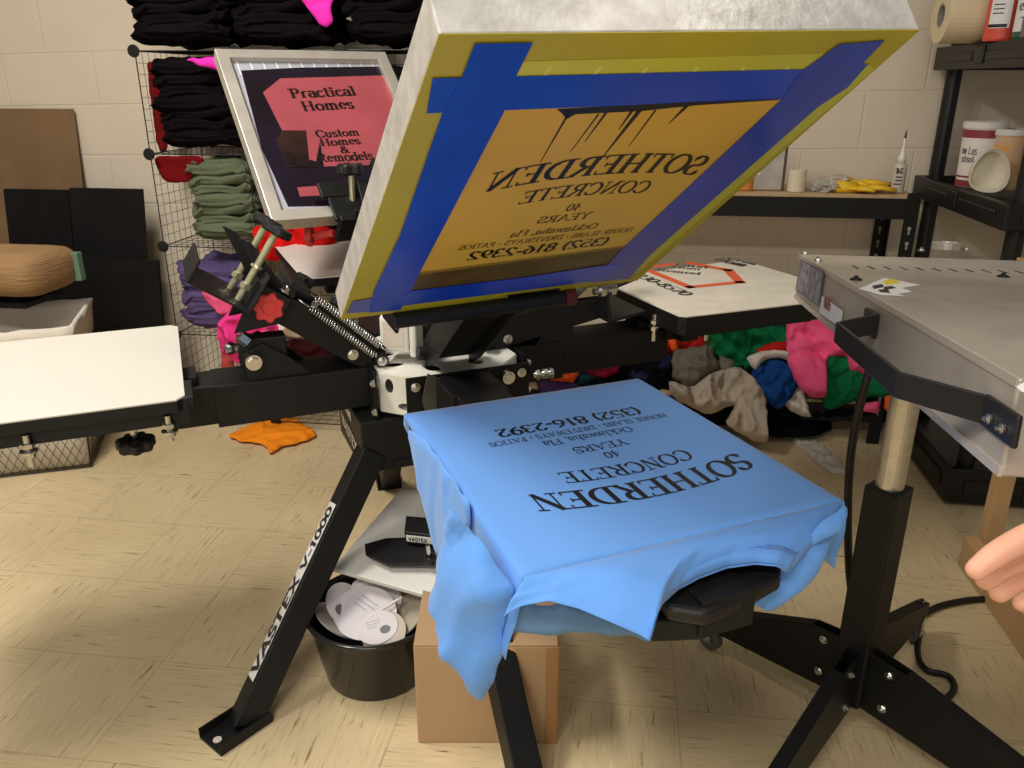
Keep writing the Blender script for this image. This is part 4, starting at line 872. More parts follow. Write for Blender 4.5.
# the raised left head: throat channel, registration knobs
m = MB()
m.box(q210(0.375, 0, -.03), (.13, .21, .005), (d_, o_, n_)); m.box(q210(0.440, 0, -.008), (.006, .21, .05), (d_, o_, n_)); m.box(q210(0.310, 0, .01), (.006, .21, .09), (d_, o_, n_))
for s_ in (-1, 1): m.prism([q210(0.240, s_*.07, -.03), q210(0.310, s_*.07, -.09), q210(0.325, s_*.07, .03), q210(0.240, s_*.07, .03)], o_*.004*s_)
m.build('throat_channel', BLACK, press, bevel=.002)
m = MB()
for oo, s0_ in ((-.02, .29), (.035, .26)): m.prism([q210(s0_, oo, .04), q210(s0_+.10, oo, .09), q210(s0_+.13, oo, .088), q210(s0_+.05, oo, .03), q210(s0_-.02, oo, .02)], o_*.004)
m.build('frame_stop', BLACK, press, bevel=.001)
for oo, s_ in ((-.045, .34), (.04, .33)):
    m = MB(); m.cyl(q210(s_, oo, -.03), q210(s_, oo, .135), .0075, seg=12); m.cyl(q210(s_, oo, .0), q210(s_, oo, .012), .013, seg=6); m.cyl(q210(s_, oo, .05), q210(s_, oo, .056), .013, seg=14); m.build('clamp_shaft', MATS['zinc_shaft'], press)
    starknob(q210(s_, oo, .13), n_, .034, .018, 4, parent=press)
m = MB(); m.box(q210(0.240, .0, .06), (.05, .17, .012), (d_, o_, n_)); m.box(q210(0.250, .0, .045), (.03, .12, .03), (d_, o_, n_)); m.build('micro_adjuster', BLACK2, press, bevel=.003)
starknob(q210(0.130, .02, .055), n_, .027, .02, 6, parent=press); starknob(q210(0.210, -.045, .055), n_, .025, .02, 6, parent=press)
for s_, oo in ((.19, .055), (.13, -.05), (.09, .045), (.26, .06)): hexbolt(q210(s_, oo, .035), n_, .009, .012).build('bolt', CHROME, press)
head(120, 42, .10, .715, .36, clamp=True, springs=False)
fb, ub, ob = AX[120]
# red handle seen below the small screen
hp0 = Yp(311, 236, 2.1); hp1 = Yp(334, 233, 2.08)
m = MB(); m.cyl(hp0, hp1, .010, seg=14); m.build('red_knob', RED, press); starknob(hp0+V((-.012, -.004, 0)), V((1, .1, 0)), .028, .018, 5, 'red_knob', RED, press)
head(-60, 35, .10, .715, .33, hbolt=False, clamp=True, springs=False)
q30, *_ = head(30, 8, .10, .72, .33, clamp=True, springs=False)
f, u, o = AX[-60]
# ------------------------------------------------------------------ screens
def plane_of(P): n = (P[3]-P[0]).cross(P[1]-P[0]).normalized(); return P[0], n
def frame_mesh(P, t, fw, name, m, parent):
    """aluminium frame: hollow rectangle with square section; P outer corners of one face, t thickness vector"""
    c = sum(P, V((0, 0, 0)))/4; u = (P[3]-P[0]).normalized(); v = (P[1]-P[0]).normalized()
    inn = [P[0]+u*fw+v*fw, P[1]+u*fw-v*fw, P[2]-u*fw-v*fw, P[3]-u*fw+v*fw]
    vs = P+inn+[p+t for p in P]+[p+t for p in inn]; fs = []
    for i in range(4):
        j = (i+1) % 4
        fs += [(i, j, j+4, i+4), (i+8, i+12, j+12, j+8), (i, i+8, j+8, j), (i+4, j+4, j+12, i+12)]
    return MB().add(vs, fs).build(name, m, parent, bevel=.002), inn
def flat(name, pts, m, parent, off, th=.0003):
    return MB().prism([p+off for p in pts], off.normalized()*th).build(name, m, parent)
# big raised screen (print side seen)
BS = [V((-.46, 1.277, .911)), V((-.168, .777, 1.33)), V((.332, 1.063, 1.346)), V((.041, 1.563, .928))]
bu = (BS[3]-BS[0]).normalized(); bv = (BS[1]-BS[0]).normalized(); bw = (BS[3]-BS[0]).length; bl = (BS[1]-BS[0]).length
p0, bn = plane_of(BS); bn = bn if bn.dot(CAM-p0) > 0 else -bn
big = thing('printing_screen', sum(BS, V((0, 0, 0)))/4, 'large raised printing screen with yellow mesh, blue tape and mirrored black lettering', 'printing screen')
al2 = mat('cast_aluminium', s2l(214, 212, 206), .38, .35, vary=.16, vscale=30, bump=.12, bscale=90, col2=s2l(194, 190, 184))
frame_mesh(BS, -bn*.05, .044, 'frame', al2, big)
YEL = mat('yellow_mesh', s2l(186, 170, 38), .42, vary=.09, vscale=9, bump=.02)
flat('mesh', BS, YEL, big, bn*.0004, .0008)
def B(px, py): return Pp(px, py, p0, bn)
def bpoly(name, pts, m, lay, th=.0003, label=None):
    o_ = flat(name, [B(x, y) for x, y in pts], m, big, bn*(.0016+.0005*lay), th)
    if label: lab(o_, label)
    return o_
bright = mat('bright_yellow_emulsion', s2l(206, 200, 62), .3, vary=.05)
bpoly('emulsion', [(520, 60), (838, 52), (866, 61), (874, 68), (644, 266), (628, 276), (398, 303), (394, 292), (440, 112), (500, 66)], bright, 0)
BLUE = mat('blue_tape', s2l(20, 70, 196), .25, vary=.1, vscale=7, spec=.6); BLUE2 = mat('blue_tape_dark', s2l(30, 62, 176), .22, vary=.12, vscale=9, spec=.6)
ochre = mat('ochre_mesh', s2l(226, 176, 66), .35, vary=.16, vscale=3.5, spec=.4)
bpoly('open_mesh', [(503, 108), (783, 95), (626, 246), (416, 274)], ochre, 1, label='ochre open stencil area with mirrored black letters')
bpoly('ink_well', [(416, 271), (626, 244), (612, 266), (408, 293)], mat('dark_ink_film', s2l(92, 70, 30), .35, vary=.4, vscale=16), 1, label='dark band of ink residue below the stencil')
bpoly('tape', [(432, 76), (822, 67), (868, 62), (846, 84), (783, 97), (426, 111)], BLUE, 2, label='upper strip of blue tape')
bpoly('tape', [(474, 41), (532, 40), (508, 88), (503, 110), (418, 273), (409, 292), (400, 308), (369, 311), (373, 290), (400, 232), (441, 112), (462, 72)], BLUE, 3, label='left strip of blue tape')
bpoly('tape', [(838, 42), (884, 38), (862, 61), (867, 62), (847, 85), (817, 105), (650, 253), (629, 277), (590, 281), (621, 248), (781, 97), (801, 69)], BLUE2, 3, label='right strip of blue tape')
bpoly('tape', [(411, 289), (520, 276), (600, 264), (622, 262), (596, 279), (400, 304), (402, 294)], BLUE, 4, label='lower strip of blue tape')
bpoly('tape', [(352, 300), (376, 296), (372, 310), (346, 312)], mat('pale_blue_tape', s2l(92, 98, 178), .3), 2, label='short pale end of blue tape')
INK2 = mat('wet_black_ink', (.008, .005, .002), .35)
# ink runs and stains near the front end
for (x0, y0, x1, y1, w0) in ((640, 107, 600, 158, 2.6), (686, 104, 668, 122, 2.2), (632, 108, 618, 128, 1.6), (606, 110, 584, 140, 1.4), (567, 113, 540, 160, 1.2), (565, 112, 572, 107, 3.2), (655, 108, 628, 145, 1.0), (598, 112, 570, 150, .9)):
    bpoly('ink_run', [(x0-w0, y0), (x0+w0, y0), (x1+.3, y1), (x1-.3, y1)], INK2, 2)
bpoly('ink_run', [(556, 107), (700, 99), (782, 95), (778, 98), (698, 103), (640, 109), (575, 112), (566, 117), (560, 110)], INK2, 2)
for x in (548, 598, 645, 695, 742, 786):
    bpoly('mesh_mark', [(x, 65), (x+4, 65), (x-3, 74), (x-6, 74)], mat('pale_yellow_mark', s2l(226, 222, 110), .4), 1)
lettering('lettering', [(t[0], t[1], t[2], t[3], t[4], *t[5:]) for t in PRINT], INK2, big, lambda x, y: BS[0]+bu*(.292-.94*x)+bv*(y-.478), bn*.0030)
# the small screen on the back arm (squeegee side seen)
f12, u12, o12 = AX[120]
qa = Yp(272, 221, 1.97); 
sa = math.radians(127.5); su = V((math.cos(sa-math.pi/2), math.sin(sa-math.pi/2), 0)); sv = V((math.cos(sa)*math.cos(.74), math.sin(sa)*math.cos(.74), math.sin(.74)))
SS = [qa, qa+sv*.62, qa+sv*.62+su*.512, qa+su*.512]; sn = su.cross(sv).normalized(); sn = sn if sn.dot(CAM-qa) > 0 else -sn
small = thing('printing_screen', sum(SS, V((0, 0, 0)))/4, 'smaller tilted screen behind the press with reddish stencil and grey metal frame', 'printing screen')
fr, inn = frame_mesh(SS, -sn*.04, .034, 'frame', ALU, small)
inb = [p-sn*.018 for p in inn]
gridm = mat('pale_mesh', s2l(172, 172, 184), .5, vary=.08, vscale=40)
flat('mesh', inb, gridm, small, sn*.0003, .0006)
sp0 = inb[0]
def Sx(px, py): return Pp(px, py, sp0, sn)
def spoly(name, pts, m, lay): return flat(name, [Sx(x, y) for x, y in pts], m, small, sn*(.001+.0005*lay), .0003)
for k in range(12):
    t = (k+.5)/12; a = inb[1].lerp(inb[2], t); MB().prism([a+sn*.001, a+su*.004+sn*.001, a+su*.004-sv*.05+sn*.001, a-sv*.05+sn*.001], sn*.0003).build('mesh_mark', PAPER, small)
spoly('stencil', [(241, 71), (300, 68), (381, 67), (398, 76), (404, 100), (400, 205), (288, 207), (262, 150)], mat('dark_plum_emulsion', s2l(16, 6, 11), .2, vary=.3, vscale=5, col2=s2l(28, 17, 36)), 1)
spoly('open_mesh', [(263, 93), (280, 79), (383, 76), (402, 104), (392, 165), (324, 167), (320, 141), (316, 162), (309, 160), (306, 131), (282, 131)], mat('reddish_mesh', s2l(168, 76, 84), .4, vary=.12, vscale=6), 2)
spoly('label_patch', [(297, 188), (322, 186), (322, 196), (300, 197)], mat('reddish_mesh', (0, 0, 0)), 2)
spoly('ink_patch', [(282, 132), (306, 131), (309, 160), (318, 168), (288, 168), (276, 140)], mat('black_emulsion', s2l(16, 8, 10), .2, vary=.6, vscale=10, col2=s2l(60, 34, 26)), 3)
def px_text(name, lines, parent, S, nrm, off, m):
    for s, a, b, hh in lines:
        A = S(*a); Bq = S(*b); X = (Bq-A); W_ = X.length; X.normalize(); Y = nrm.cross(X)
        if Y.z < 0: Y = -Y
        lettering(name, [(s, W_/2, 0, hh, W_, 0, True, .19)], m, parent, lambda x, y: A+X*x+Y*y, nrm*off)
px_text('lettering', [('Practical', (291, 99), (357, 96), .037), ('Homes', (303, 112), (355, 109), .037), ('Custom', (317, 138.5), (360, 136), .027), ('Homes', (321, 147), (361, 144.5), .027), ('&', (341, 154), (350, 153.5), .025), ('Remodels', (319, 163), (374, 160), .030)], small, Sx, sn, .0035, INK2)
# edge tape bits and clamp of the small screen
clampx = Yp(347, 205, 2.12)
m = MB(); c = qa+su*.22+sn*.004-sv*.0
m.box(c+sv*.02+sn*.012, (.13, .10, .012), (su, sv, sn)); m.box(c+sv*.07+sn*.014, (.16, .05, .014), (su, sv, sn)); m.box(c-sv*.03-sn*.02, (.11, .02, .09), (su, sv, sn)); m.build('screen_clamp', BLACK, press, bevel=.003)
m = MB(); b0 = c+sv*.03+sn*.012; m.cyl(b0, b0+ZV*.075, .0075); m.build('clamp_shaft', MATS['zinc_shaft'], press); starknob(b0+ZV*.07, ZV, .036, .028, 5, parent=press)
b1 = c-sv*.02+su*.02+sn*.02; m = MB(); m.cyl(b1-ZV*.05, b1, .006); m.cyl(b1, b1+ZV*.006, .018); m.build('clamp_shaft', MATS['zinc_shaft'], press)
m = MB(); aa = qa+su*.25-sn*.05; bb = AX[120][0](.16, 0, .80); dd = (bb-aa); m.box((aa+bb)/2, (dd.length, .05, .045), (dd.normalized(), dd.normalized().cross(ZV).normalized(), dd.normalized().cross(ZV).normalized().cross(dd.normalized()))); m.build('print_arm', BLACK, press, bevel=.002)
starknob(qa+su*.34-sn*.05-ZV*.04, -sn+V((0, -.6, 0)), .028, .02, 6, parent=press)
# clamp of the big screen: tube under its lower edge
m = MB(); ca = BS[0]+bu*.09-bv*.012+bn*.01; cb = BS[0]+bu*.42-bv*.012+bn*.01; m.cyl(ca, cb, .016, seg=20); m.build('clamp_tube', BPLAST, press, bevel=.002)
m = MB(); m.cyl(cb, cb+bu*.022, .0175, seg=20); m.build('red_end_cap', mat('dark_red_cap2', s2l(96, 30, 34), .4), press)
m = MB(); cm = BS[0]+bu*.25-bv*.03-bn*.03; m.box(cm, (.30, .06, .07), (bu, bv, bn)); m.box(cm-bv*.05+bn*.0, (.20, .05, .05), (bu, bv, bn)); m.build('screen_clamp', BLACK, press, bevel=.003)
for s_ in (.11, .17): 
    m = MB(); c = BS[0]+bu*s_-bv*.04; m.prism([c, c-bv*.05+bn*.01, c-bv*.12-bn*.05, c-bv*.10-bn*.10, c-bn*.06], bu*.006); m.build('hinge_plate', BLACK, press, bevel=.002)
m = MB(); c = BS[0]+bu*.49-bv*.02+bn*.005; m.box(c-bn*.015, (.05, .05, .03), (bu, bv, bn)); m.cyl(c, c+bu*.05, .007, seg=12); m.cyl(c+bu*.012, c+bu*.022, .013, seg=6); m.cyl(c+bu*.034, c+bu*.044, .013, seg=6); m.build('adjustment_bolt', CHROME, press)

# ------------------------------------------------------------------ blue shirt on the front pallet
SB = mat('sky_blue_jersey', s2l(100, 156, 230), .8, vary=.025, vscale=4, bump=.06, bscale=500, spec=.2, sheen=.2)
SBI = mat('blue_jersey_inside', s2l(112, 150, 196), .85, vary=.03, spec=.15)
f, u, o = AX[-60]
shirt = thing('tshirt', f(.8, 0, .765), 'sky blue t-shirt stretched over the front pallet with black concrete company print', 'shirt')
ZT = .7685
def shirt_body():
    NR, NC, NS = 30, 30, 9; R0_, R1_ = .55, 1.066
    vs = []; cols = []
    for i in range(NR+1):
        t = i/NR; r = R0_+(R1_-R0_)*t; row = []
        hw = .224+.006*t
        botz = .70-.04*t**1.2; 
        def side(sg, k):  # k 1..NS going down
            h = k/NS; zz_ = ZT-.004-(ZT-botz)*h if k > 0 else ZT
            flare = -.022*h*(1-t)+.012*h*t+.006*math.sin(t*9+sg)*h-.004
            return f(r+.006*math.sin(h*5)*t, sg*(hw+.008+flare), zz_)
        for k in range(NS, 0, -1): row.append(side(-1, k))
        row.append(f(r, -(hw+.0035), ZT-.0025))
        for j in range(NC+1):
            oo = -hw+2*hw*j/NC; e = min(1, (t)*14)
            row.append(f(r, oo, ZT-.0016*(1-e)))
        row.append(f(r, hw+.0035, ZT-.0025))
        for k in range(1, NS+1): row.append(side(1, k))
        vs += row; W_ = len(row)
    # tuck the back end down round the pallet edge
    back = [p-u*.006-ZV*.02 for p in vs[:W_]]; vs = back+vs; nr = NR+2
    base = (nr-1)*W_
    # front drape rows
    Bpx = [(.0, 503, 616, .735), (.06, 520, 606, .748), (.14, 548, 601, .757), (.24, 578, 608, .755), (.34, 612, 622, .750), (.40, 640, 634, .742), (.435, 651, 641, .738), (.455, 652, 628, .738), (.49, 661, 606, .738), (.54, 678, 590, .738), (.60, 700, 578, .740), (.68, 727, 568, .742), (.78, 756, 564, .744), (.88, 776, 566, .744), (.95, 788, 573, .73), (1.0, 800, 560, .73)]
    def Bf(s):
        for a, b in zip(Bpx, Bpx[1:]):
            if s <= b[0]+1e-9:
                k = (s-a[0])/(b[0]-a[0]); return Zp(a[1]+(b[1]-a[1])*k, a[2]+(b[2]-a[2])*k, a[3]+(b[3]-a[3])*k)
        return Zp(*Bpx[-1][1:])
    NF = 12; first = NS+1; cnt = NC+1
    prev = [base+first+j for j in range(cnt)]; frows = []
    fs = [(i*W_+j, i*W_+j+1, (i+1)*W_+j+1, (i+1)*W_+j) for i in range(nr-1) for j in range(W_-1)]
    # resample densely across for the collar curve
    ND = 90; topr = []
    for j in range(ND+1):
        s = j/ND; x = s*NC; a = int(min(NC-1, math.floor(x))); topr.append(vs[base+first+a].lerp(vs[base+first+a+1], x-a))
    start = len(vs)
    for i in range(NF+1):
        t = i/NF; 
        for j in range(ND+1):
            s = j/ND; T = topr[j]; Bq = Bf(s); p = T.lerp(Bq, t)
            lift = .012*math.sin(math.pi*min(1, t*1.1))*(.4+.6*math.sin(math.pi*s))
            wr_ = min(1, t*2.5)*(.006*noise.noise(V((s*7+t*2, t*2.5, 4)))+.004*math.sin((s*.8-t*.35)*20)*(1-s)**1.5)*math.sin(math.pi*min(1, t*.95))
            vs.append(p+ZV*(lift+wr_)+u*(.004*math.sin(math.pi*t)))
    fs += [(start+i*(ND+1)+j, start+i*(ND+1)+j+1, start+(i+1)*(ND+1)+j+1, start+(i+1)*(ND+1)+j) for i in range(NF) for j in range(ND)]
    mb = MB(); mb.add(vs, fs); ob = mb.build('body', SB, shirt, smooth=True)
    sm = ob.modifiers.new('Solidify', 'SOLIDIFY'); sm.thickness = .0012; sm.offset = -1
    # collar rib and stitching
    cs = [.435+.565*k/40*.93 for k in range(41)]
    m = MB(); inner = [Bf(s)+ZV*.0035 for s in cs]; outw = []
    for k, s in enumerate(cs):
        j = s*ND; a = int(j); T = topr[min(ND, a)]; d = (T-Bf(s)).normalized(); outw.append(Bf(s)+d*.026+ZV*.007)
    m.add(inner+[a.lerp(b, .5)+ZV*.004 for a, b in zip(inner, outw)]+outw, [(i*41+k, i*41+k+1, (i+1)*41+k+1, (i+1)*41+k) for i in range(2) for k in range(40)])
    c_ = m.build('collar', SB, shirt, smooth=True); sm = c_.modifiers.new('Solidify', 'SOLIDIFY'); sm.thickness = .002
    lab(c_, 'ribbed collar round the black pallet end')
    m = MB(); m.tube([p+ZV*.0012 for p in outw], .0008, 5); m.tube([a.lerp(b, .78)+ZV*.003 for a, b in zip(inner, outw)], .0006, 5); m.build('stitching', mat('blue_thread', s2l(84, 140, 214), .7), c_)
    return Bf
Bf = shirt_body()
lettering('print', PRINT, INK, shirt, lambda x, y: f(y, -x+.016, ZT), ZV*.0009)
# hanging left sleeve (a flattened tube), right sleeve and the inside of the back panel
def hang(name, pts, p0_, n_, m, thick, amp, seed, stretch=(1, 1), wr=7):
    return garment(name, [Pp(x, y, p0_, n_) for x, y in pts], m, thick=thick, amp=amp, seed=seed, parent=shirt, step=.009, wr=wr, stretch=stretch)
pl = f(1.0, -.262, .7)
s1 = hang('sleeve', [(450, 508), (460, 520), (495, 560), (520, 588), (506, 606), (506, 640), (498, 668), (482, 697), (472, 690), (462, 655), (440, 622), (432, 602), (438, 560), (444, 528)], f(1.04, -.250, .72), (-o*.85+u*.53).normalized(), SB, .008, .010, 31, (1, .35), 8); lab(s1, 'left sleeve hanging to a point')
s3 = hang('side_panel', [(407, 428), (424, 438), (450, 475), (470, 505), (470, 530), (446, 560), (436, 556), (428, 520), (416, 470)], f(.9, -.236, .7), -o, SB, .002, .003, 35, (1, .4), 10)
s2 = hang('sleeve', [(846, 503), (846, 522), (828, 548), (806, 582), (770, 613), (752, 606), (762, 585), (784, 572), (792, 556), (815, 528)], f(1.10, .20, .7), (u+V((0, 0, .0))).normalized(), SB, .018, .008, 33, (1, .6), 10); lab(s2, 'right sleeve')
s4 = hang('back_panel', [(508, 628), (520, 608), (560, 602), (610, 618), (652, 634), (649, 642), (610, 633), (560, 634), (524, 634)], f(1.055, .0, .66), u, SBI, .001, .001, 34); lab(s4, 'paler inside of the back panel')
pn_ = (-o*.85+u*.53).normalized(); m = MB()
for dx in (0, 3): m.tube([Pp(x+dx*1.6, y-dx*.4, f(1.04, -.250, .72)+pn_*.011, pn_) for x, y in ((441, 606), (453, 628), (468, 652), (477, 672), (484, 688))], .0007, 5)
m.build('stitching', MATS['blue_thread'], s1)

# ------------------------------------------------------------------ spare pallet leaning on box and bucket
SPZ = .265
sparem = [Zp(x, y, z) for x, y, z in ((332, 568, .245), (400, 490, .30), (440, 489, .30), (520, 560, .27), (505, 612, .25), (436, 598, .245))]
sp_o = sparem[0]; 
spn = (sparem[1]-sparem[0]).cross(sparem[5]-sparem[0]).normalized(); spn = spn if spn.z > 0 else -spn
sparem = [p-spn*(p-sp_o).dot(spn) for p in sparem]
spare = thing('spare_pallet', sum(sparem, V((0, 0, 0)))/6, 'loose white pallet lying upside down under the press, black bracket on top', 'pallet')
MB().prism(sparem, -spn*.012).build('board', mat('white_pallet_back', s2l(222, 220, 212), .45, vary=.04), spare, bevel=.002)
def SPp(x, y, h=0): return Pp(x, y, sp_o+spn*h, spn)
m = MB(); m.prism([SPp(365, 546, .02), SPp(386, 540, .02), SPp(434, 538, .02), SPp(436, 566, .02), SPp(388, 566, .02), SPp(366, 556, .02)], spn*.006); m.build('bracket_plate', BLACK, spare, bevel=.001)
m = MB(); m.prism([SPp(408, 527, .03), SPp(440, 530, .03), SPp(440, 548, .03), SPp(406, 544, .03)], spn*.035); bk = m.build('bracket', BLACK, spare, bevel=.003)
q1, q2, q3, q4 = [SPp(x, y, .03) for x, y in ((407, 544), (440, 548), (440, 530), (408, 527))]
m = MB(); 
a0 = SPp(406, 544, .03); a1 = SPp(441, 548, .03); fd = (a1-a0).normalized(); nn = fd.cross(spn); nn = nn if nn.dot(CAM-a0) > 0 else -nn
m.prism([a0+fd*.004+spn*.010+nn*.001, a1+spn*.010+nn*.001, a1+spn*.029+nn*.001, a0+fd*.004+spn*.029+nn*.001], nn*.0005); stk = m.build('sticker', PAPER, bk)
lettering('logo_text', [('VASTEX', .032, .013, .010, .046, 0, False, .22)], INK, stk, lambda x, y: a0+fd*x+spn*y, nn*.0022)
kk = SPp(430, 562, .02); m = MB(); m.cyl(kk, kk+spn*.05, .005); m.build('knob_shaft', CHROME, spare); starknob(kk, spn, .018, .018, 6, parent=spare)

# ------------------------------------------------------------------ cardboard box
CB = mat('corrugated_cardboard', s2l(178, 146, 108), .8, vary=.05, vscale=5, bump=.05, bscale=90)
bA = Zp(418, 743, 0); bB = Zp(556, 743, 0); bd = (bB-bA).normalized(); bn_ = ZV.cross(bd)
boxh = .243; bw_ = (bB-bA).length; bdp = .24
t = thing('cardboard_box', bA+bd*bw_/2+bn_*bdp/2, 'closed brown cardboard box on the floor below the blue shirt', 'box')
m = MB(); c = bA+bd*bw_/2+bn_*bdp/2; m.box(c+ZV*boxh/2, (bw_, bdp, boxh), (bd, bn_, ZV)); m.build('body', CB, t, bevel=.003)
m = MB(); m.box(c+ZV*(boxh+.002)+bd*(-bw_*.25-.001), (bw_*.5-.003, bdp-.002, .004), (bd, bn_, ZV)); m.box(c+ZV*(boxh+.002)+bd*(bw_*.25+.001), (bw_*.5-.003, bdp-.002, .004), (bd, bn_, ZV)); m.build('flap', CB, t, bevel=.001)
m = MB(); m.box(c+ZV*(boxh/2)+bd*(bw_/2+.001)-bn_*(bdp/2-.014), (.003, .03, boxh), (bd, bn_, ZV)); m.box(bA+bd*(bw_-.012)+ZV*boxh/2-bn_*.001, (.024, .003, boxh), (bd, bn_, ZV)); m.build('corner_seam', mat('darker_cardboard', s2l(168, 124, 78), .8), t, bevel=.001)
m = MB(); m.box(bA+bd*(bw_*.62)+ZV*(boxh-.03)-bn_*.0008, (.05, .0012, .06), (bd, bn_, ZV)); lab(m.build('packing_tape', mat('clear_brown_tape', s2l(198, 156, 108), .2), t), 'strip of clear packing tape')

# ------------------------------------------------------------------ bucket with cards and discs
bk0 = Zp(366, 690, 0); bc = V((bk0.x+.005, bk0.y+.08, 0)); RB = .118; RTp = .148; HB = .175
t = thing('bucket', bc, 'round black plastic bucket on the floor filled with cards and grey discs', 'bucket')
m = MB(); prof = [(RB*.96, 0), (RB, .004), (RTp, HB-.012), (RTp+.006, HB-.010), (RTp+.008, HB-.004), (RTp+.005, HB), (RTp-.002, HB-.001), (RTp-.005, HB-.012), (RB-.004, .012), (.001, .008)]
m.lathe(prof, bc, seg=56); m.build('body', mat('glossy_black_plastic', (.014, .013, .013), .2), t, smooth=True)
random.seed(11)
card = mat('pale_card', s2l(214, 208, 214), .5, vary=.04); disc = mat('grey_disc_plastic', s2l(150, 146, 140), .45, vary=.1)
def tilt_disc(name, c, r, n, th, m, ecc=1.0):
    n = V(n).normalized(); a = n.orthogonal().normalized(); b = n.cross(a); mb = MB(); S = 36
    mb.prism([c+a*(r*math.cos(2*math.pi*i/S))+b*(r*ecc*math.sin(2*math.pi*i/S)) for i in range(S)], n*th); return mb, a, b
items = [((-.075, -.03, .155), (.5, .25, .8), .062, 'dark grey disc at the left wall of the bucket'), ((-.055, .02, .150), (.4, -.1, .85), .060, 'grey disc behind the left cards in the bucket'),
         ((.045, -.075, .168), (-.1, -.5, .8), .050, 'beige disc at the front rim of the bucket'), ((.07, -.01, .166), (-.5, -.3, .8), .058, 'beige disc at the right wall of the bucket'), ((.05, .06, .15), (-.2, -.3, .9), .065, 'grey disc at the back right of the bucket'), ((-.02, .07, .14), (.1, -.4, .9), .065, 'grey disc at the back of the bucket')]
for k, (p, n, r, lb) in enumerate(items):
    mb, a, b = tilt_disc('disc', bc+V(p)-ZV*.012, r, n, .004, disc); tag(mb.build('plastic_disc', mat('beige_disc', s2l(176, 166, 150), .5) if k in (2, 3) else disc, bevel=.001), lb, 'disc', 'discs in the bucket')
def cardm(c, n, r, rot, lb, words=True):
    n = V(n).normalized(); a = V((math.cos(rot), math.sin(rot), 0)); a = (a-n*a.dot(n)).normalized(); b = n.cross(a); c = bc+V(c)
    th = thing('round_label', c, lb, 'card', 'cards in the bucket')
    S = 40; m = MB(); m.prism([c+a*(r*math.cos(2*math.pi*i/S))+b*(r*.8*math.sin(2*math.pi*i/S)) for i in range(S)], n*.0015); cd_ = m.build('card', card, th)
    fn = lambda x, y: c+a*x+b*y+n*.0018
    m = MB(); ring = [(math.cos(2*math.pi*i/24), math.sin(2*math.pi*i/24)) for i in range(24)]
    m.add([fn(.35*r+.26*r*x, -.2*r+.2*r*y) for x, y in ring], [tuple(range(24))]); m.build('grey_emblem', mat('grey_print', s2l(108, 104, 108), .5), cd_)
    lettering('card_text', [('-----', -.15*r, .3*r, .12*r, .7*r, 0, False, .12), ('-----', -.15*r, .16*r, .12*r, .7*r, 0, False, .12), ('-----', -.25*r, .02*r, .12*r, .5*r, 0, False, .12)], mat('grey_ink', s2l(90, 94, 98), .5), cd_, fn, n*.0004)
cardm((-.012, -.03, .172), (-.15, -.35, .9), .082, -.6, 'large pale card with grey emblem on top of the bucket')
cardm((-.02, .045, .180), (.0, -.5, .85), .05, .2, 'small pale card at the back of the bucket')
cardm((-.0, .02, .176), (.1, -.45, .85), .06, -.2, 'pale card in the middle, partly under the large card')
cardm((-.07, .0, .170), (.5, -.2, .85), .055, -1.1, 'pale card standing on edge at the left wall of the bucket')
cardm((.03, -.075, .170), (.1, -.6, .75), .045, .5, 'small pale card leaning at the front rim of the bucket')
m = MB(); a = bc+V((.01, -.06, .185)); m.cyl(a, a+V((.06, .05, .022)), .003); tag(m.build('stick', mat('white_stick', s2l(226, 222, 214), .5)), 'thin white stick lying across the bucket', 'stick')

# ------------------------------------------------------------------ flash dryer
dF = ray(640, 163).normalized(); dR = dF.cross(ZV).normalized(); dU = dR.cross(dF).normalized()
FC = Dp(800, 254, 1.42); FL = .86; FW_ = .60; FH = .078
def fq(s, x, z): return FC-dF*s+dR*x+dU*z      # s: towards the camera, x: right, z: up
pst = V((.521, 1.42, 0))
flash = thing('flash_dryer', pst, 'flat grey metal flash dryer head on a black post with crossed legs', 'dryer')
SS_ = mat('galvanised_steel', s2l(178, 170, 158), .36, .4, vary=.1, vscale=18, bump=.04, bscale=120, stretch=(1, 1, 1))
m = MB(); m.box(fq(FL/2, FW_/2, -FH/2), (FL, FW_, FH), (dF, dR, dU)); m.build('heater_box', SS_, flash, bevel=.002)
m = MB(); m.box(fq(FL/2, -.0006, -.0035), (FL, .0014, .007), (dF, dR, dU)); m.box(fq(FL/2, -.0006, -FH+.004), (FL, .003, .008), (dF, dR, dU)); lab(m.build('edge_trim', mat('light_steel_edge', s2l(206, 196, 184), .3, .5), flash), 'lighter folded edge')
for k in range(22):
    if k % 1 == 0: pass
m = MB()
for k in range(22): s = .17+.0*k; m.box(fq(.175, .05+.0235*k, .0004), (.034, .0028, .0006), (dF, dR, dU))
lab(m.build('vent_slots', INK, flash), 'row of dark vent slots')
def top_at(x, y, h=0.0): return Pp(x, y, fq(0, 0, h), dU)
m = MB(); c = top_at(946, 249); m.lathe([(.026, 0), (.026, .012), (.022, .013), (.021, .004), (.002, .004)], c, dU, 24); m.build('round_fitting', mat('pale_steel', s2l(190, 184, 172), .3, .6), flash)
for x, y in ((805, 254), (818, 261), (921, 251), (966, 250)): hexbolt(top_at(x, y), dU, .005, .004).build('screw', CHROME, flash)
for x, y in ((856, 280), (1003, 277)): hexbolt(top_at(x, y), dU, .006, .003).build('screw', BLACK2, flash)
m = MB(); m.prism([top_at(x, y, .0006) for x, y in ((859, 289), (884, 278), (920, 285), (902, 288), (912, 292), (898, 294), (904, 296), (880, 295))], dU*.0003); st = m.build('warning_sticker', PAPER, flash); lab(st, 'torn white sticker with a yellow spot')
